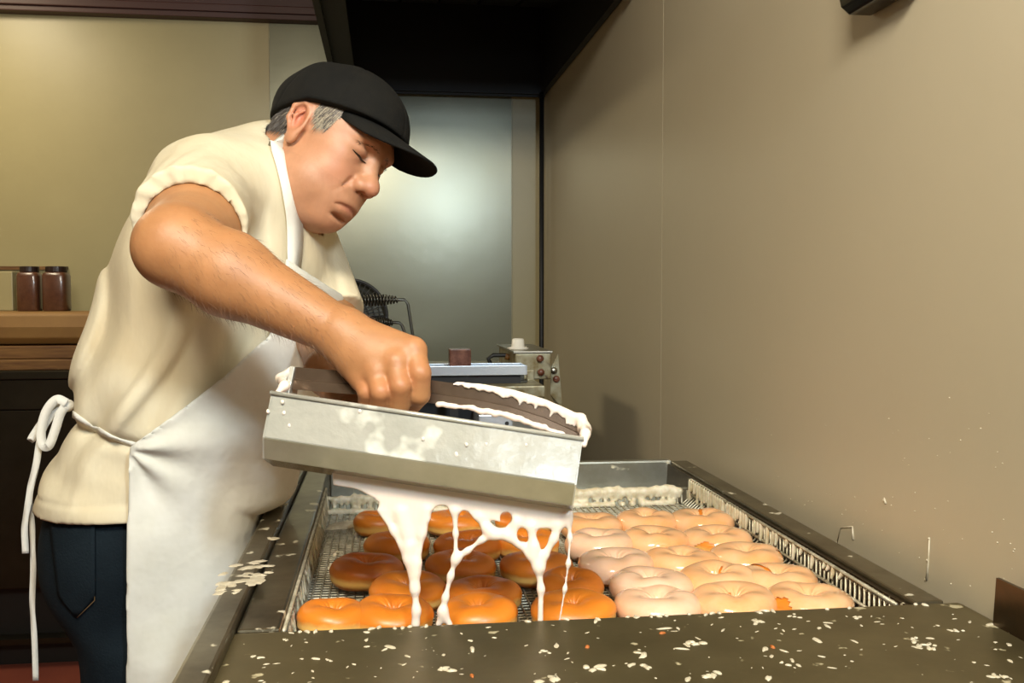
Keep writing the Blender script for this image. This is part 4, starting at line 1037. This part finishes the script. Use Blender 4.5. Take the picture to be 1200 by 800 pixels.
def ribbon(name, pts, nrm, wd, th, m, parent):
    pts = [np.asarray(p) for p in pts]; n = len(pts); L4 = []
    wd = wd if hasattr(wd, '__len__') else [wd]*n
    for i in range(n):
        t_ = norm(pts[min(i+1, n-1)]-pts[max(i-1, 0)]); nr = norm(nrm[i]); s_ = norm(np.cross(t_, nr)); nr = np.cross(s_, t_)
        L4 += [pts[i]-s_*wd[i]/2, pts[i]+s_*wd[i]/2, pts[i]+s_*wd[i]/2+nr*th, pts[i]-s_*wd[i]/2+nr*th]
    f = [(i*4+k, i*4+(k+1) % 4, i*4+4+(k+1) % 4, i*4+4+k) for i in range(n-1) for k in range(4)]+[(0, 1, 2, 3), tuple(range(4*n-4, 4*n))]
    b = MB(); b.add(L4, f); return b.build(name, m, parent, True)
full = Shape(lambda d, P, C, R: np.minimum(d, shirt_post(shirt.raw(P, C, R), P, C, R)))
# neck strap: up the chest, over the collar and round the nape
def spl(pp, n=8):
    out = []; pp = [np.asarray(p, float) for p in pp]; q = [2*pp[0]-pp[1]]+pp+[2*pp[-1]-pp[-2]]
    for i in range(1, len(q)-2):
        for t_ in np.linspace(0, 1, n, endpoint=False):
            out.append(.5*((2*q[i])+(-q[i-1]+q[i+1])*t_+(2*q[i-1]-5*q[i]+4*q[i+1]-q[i+2])*t_*t_+(-q[i-1]+3*q[i]-3*q[i+1]+q[i+2])*t_**3))
    return out+[pp[-1]]
allb = Shape(lambda d, P, C, R: np.minimum(np.minimum(d, shirt_post(shirt.raw(P, C, R), P, C, R)), neck.raw(P, C, R)))
sp_ = []
for (x, y) in spl([(323, 168), (326, 176), (330, 190), (337, 218), (341, 248), (343, 276), (342, 302), (341, 318)], 5):
    q = hit(allb, x, y)
    if q is None: q = hit(allb, x+3, y+4)
    if q is not None: sp_.append(q)
if len(sp_) > 3:
    for _ in range(2): sp_ = [sp_[0]]+[(sp_[i-1]+sp_[i]*2+sp_[i+1])/4 for i in range(1, len(sp_)-1)]+[sp_[-1]]
    ribbon('neck_strap', [p+allb.grad(p, .006)*.004 for p in sp_], [allb.grad(p, .008) for p in sp_], [.036]*len(sp_), .002, M['ribbon'], ao_)
# waist tie and bow
wt = [hit(shirt, x, y) for x, y in spl([(160, 521), (138, 513), (112, 501), (90, 487), (83, 481)], 4)]
wt = [p+shirt.grad(p)*.001 for p in wt if p is not None]
if len(wt) > 2: ribbon('waist_tie', wt, [shirt.grad(p) for p in wt], .010, .002, M['ribbon'], ao_)
K = at_y(78, 474, 1.60)
def bowp(pp, dy=0): return [at_y(x, y, 1.585+dy+.0*i) for i, (x, y) in enumerate(spl(pp, 7))]
for nm, pp, dy, wd in (('bow_loop', [(78,472),(66,468),(54,482),(48,505),(50,521),(57,522),(64,505),(70,486),(76,476)], -.012, .0135), ('bow_loop', [(76,472),(64,474),(48,496),(36,515),(46,505),(60,488),(74,477)], .01, .011)):
    ps = bowp(pp, dy); ribbon(nm, ps, [np.array([.5, -.8, .2])]*len(ps), wd, .0015, M['ribbon'], ao_)
for pp, dy, wd in (([(74,476),(58,490),(47,515),(42,545),(36,570),(33,590),(29,620),(30,648)], .0, .0095), ([(72,478),(52,500),(44,540),(38,565),(35,590),(38,620),(39,660),(38,700),(40,740),(42,797)], .012, .0085)):
    ps = bowp(pp, dy); ribbon('tie_end', ps, [np.array([.4*math.sin(i*.45)+.1, -1, 0]) for i in range(len(ps))], wd, .0014, M['ribbon'], ao_)
kn = Shape(); kn.ell(K+np.array([.004, -.012, .0]), (.012, .010, .010), .004)
sdf_obj('knot', kn, K-.04, K+.04, .0025, M['ribbon'], ao_)

# ---- cap
cp = Shape().frame(HM, HT)
cp.ell((-.000, 0, .048), (.0985, .0865, .078), .02); cp.ell((.030, 0, .055), (.070, .072, .064), .03); cp.ell((-.008, 0, .026), (.089, .0835, .075), .02); cp.frame()
HU = HR @ norm([-.28, 0, 1]); HCc = HM @ np.array([.0, 0, .036])+HT
def cpost(d, P, C, R):
    l = ((P-HT) @ HR)/HS; a = np.arctan2(l[..., 1], l[..., 0]+.01); r_ = np.hypot(l[..., 0]+.01, l[..., 1])
    seam = np.min(np.abs(((a[..., None]-np.array([0, PI/3, 2*PI/3, PI, -PI/3, -2*PI/3]))+PI) % (2*PI)-PI), -1)*r_
    d = d+.0016*np.exp(-(seam/.0022)**2)-.0012*np.sin(l[..., 0]*70+l[..., 2]*50)*np.clip((.02-l[..., 0])/.05, 0, 1)
    zp = l[..., 2]-.036-l[..., 0]*np.where(l[..., 0] > 0, .28, .60)
    d = d-.0012*np.exp(-((zp-.006)/.006)**2)
    return np.maximum(d, -zp*.85)
cp.post = cpost
co = sdf_obj('cap', cp, HT-.17, HT+.19, .0026, M['cap'], bk); co['label'] = 'black baseball cap, sun-faded at the crown'
mb = MB(); nu, nv = 29, 11; top = []
for j in range(nv):
    v = j/(nv-1)
    for i in range(nu):
        u = -1+2*i/(nu-1); a = u*math.radians(60)
        xi, yi = -.006+.1075*math.cos(a), .0865*math.sin(a); xi *= .975; yi *= .975; zi = .0375+.28*xi
        o_ = max(0, 1-abs(u)**3.4)**.5
        x = xi+v*o_*.094; y = yi*(1+.04*v*o_); z = zi-v*o_*.016-.013*u*u*v+.004*v*(1-u*u)
        top.append(HM @ np.array([x, y, z])+HT)
mb.add(top, [(j*nu+i, j*nu+i+1, (j+1)*nu+i+1, (j+1)*nu+i) for j in range(nv-1) for i in range(nu-1)])
o = mb.build('brim', M['cap'], co, True); md = o.modifiers.new('s', 'SOLIDIFY'); md.thickness = .0035; md.offset = 0

# ---------------------------------------------------------------- glaze spatters on the right wall
sp = MB()
for i in range(110):
    px = random.uniform(790, 1190); py = random.uniform(430, 690)
    if random.random() < .5: py = random.uniform(560, 690)
    p = at_x(px, py, XW)
    if p[1] < .7 or p[2] < ZR: continue
    r = random.uniform(.0006, .0012); c = np.array([XW-.0002, p[1], p[2]]); sp.lathe([(r, .0004), (r*.7, -r*.5), (r*.1, -r*.7)], c, 6, 0)
for pts in ([(1089,631),(1088,655),(1086,679)], [(981,636),(985,618),(999,617),(1000,632)], [(1036,583),(1038,590)]):
    q = [at_x(a, b, XW-.0005) for a, b in pts]; sp.tube(q, [.0009]*(len(q)-1)+[.0018], 6)
for (px, py) in ((1089,631),(1087,656),(1085,679),(981,636),(1090,699),(1036,586)):
    p = at_x(px, py, XW); sp.lathe([(.0021, .0004), (.0017, -.0012), (.0003, -.0018)], np.array([XW-.0002, p[1], p[2]]), 8, 0)
o = sp.build('glaze_spatter', M['fleck'], wr, True); o['kind'] = 'stuff'
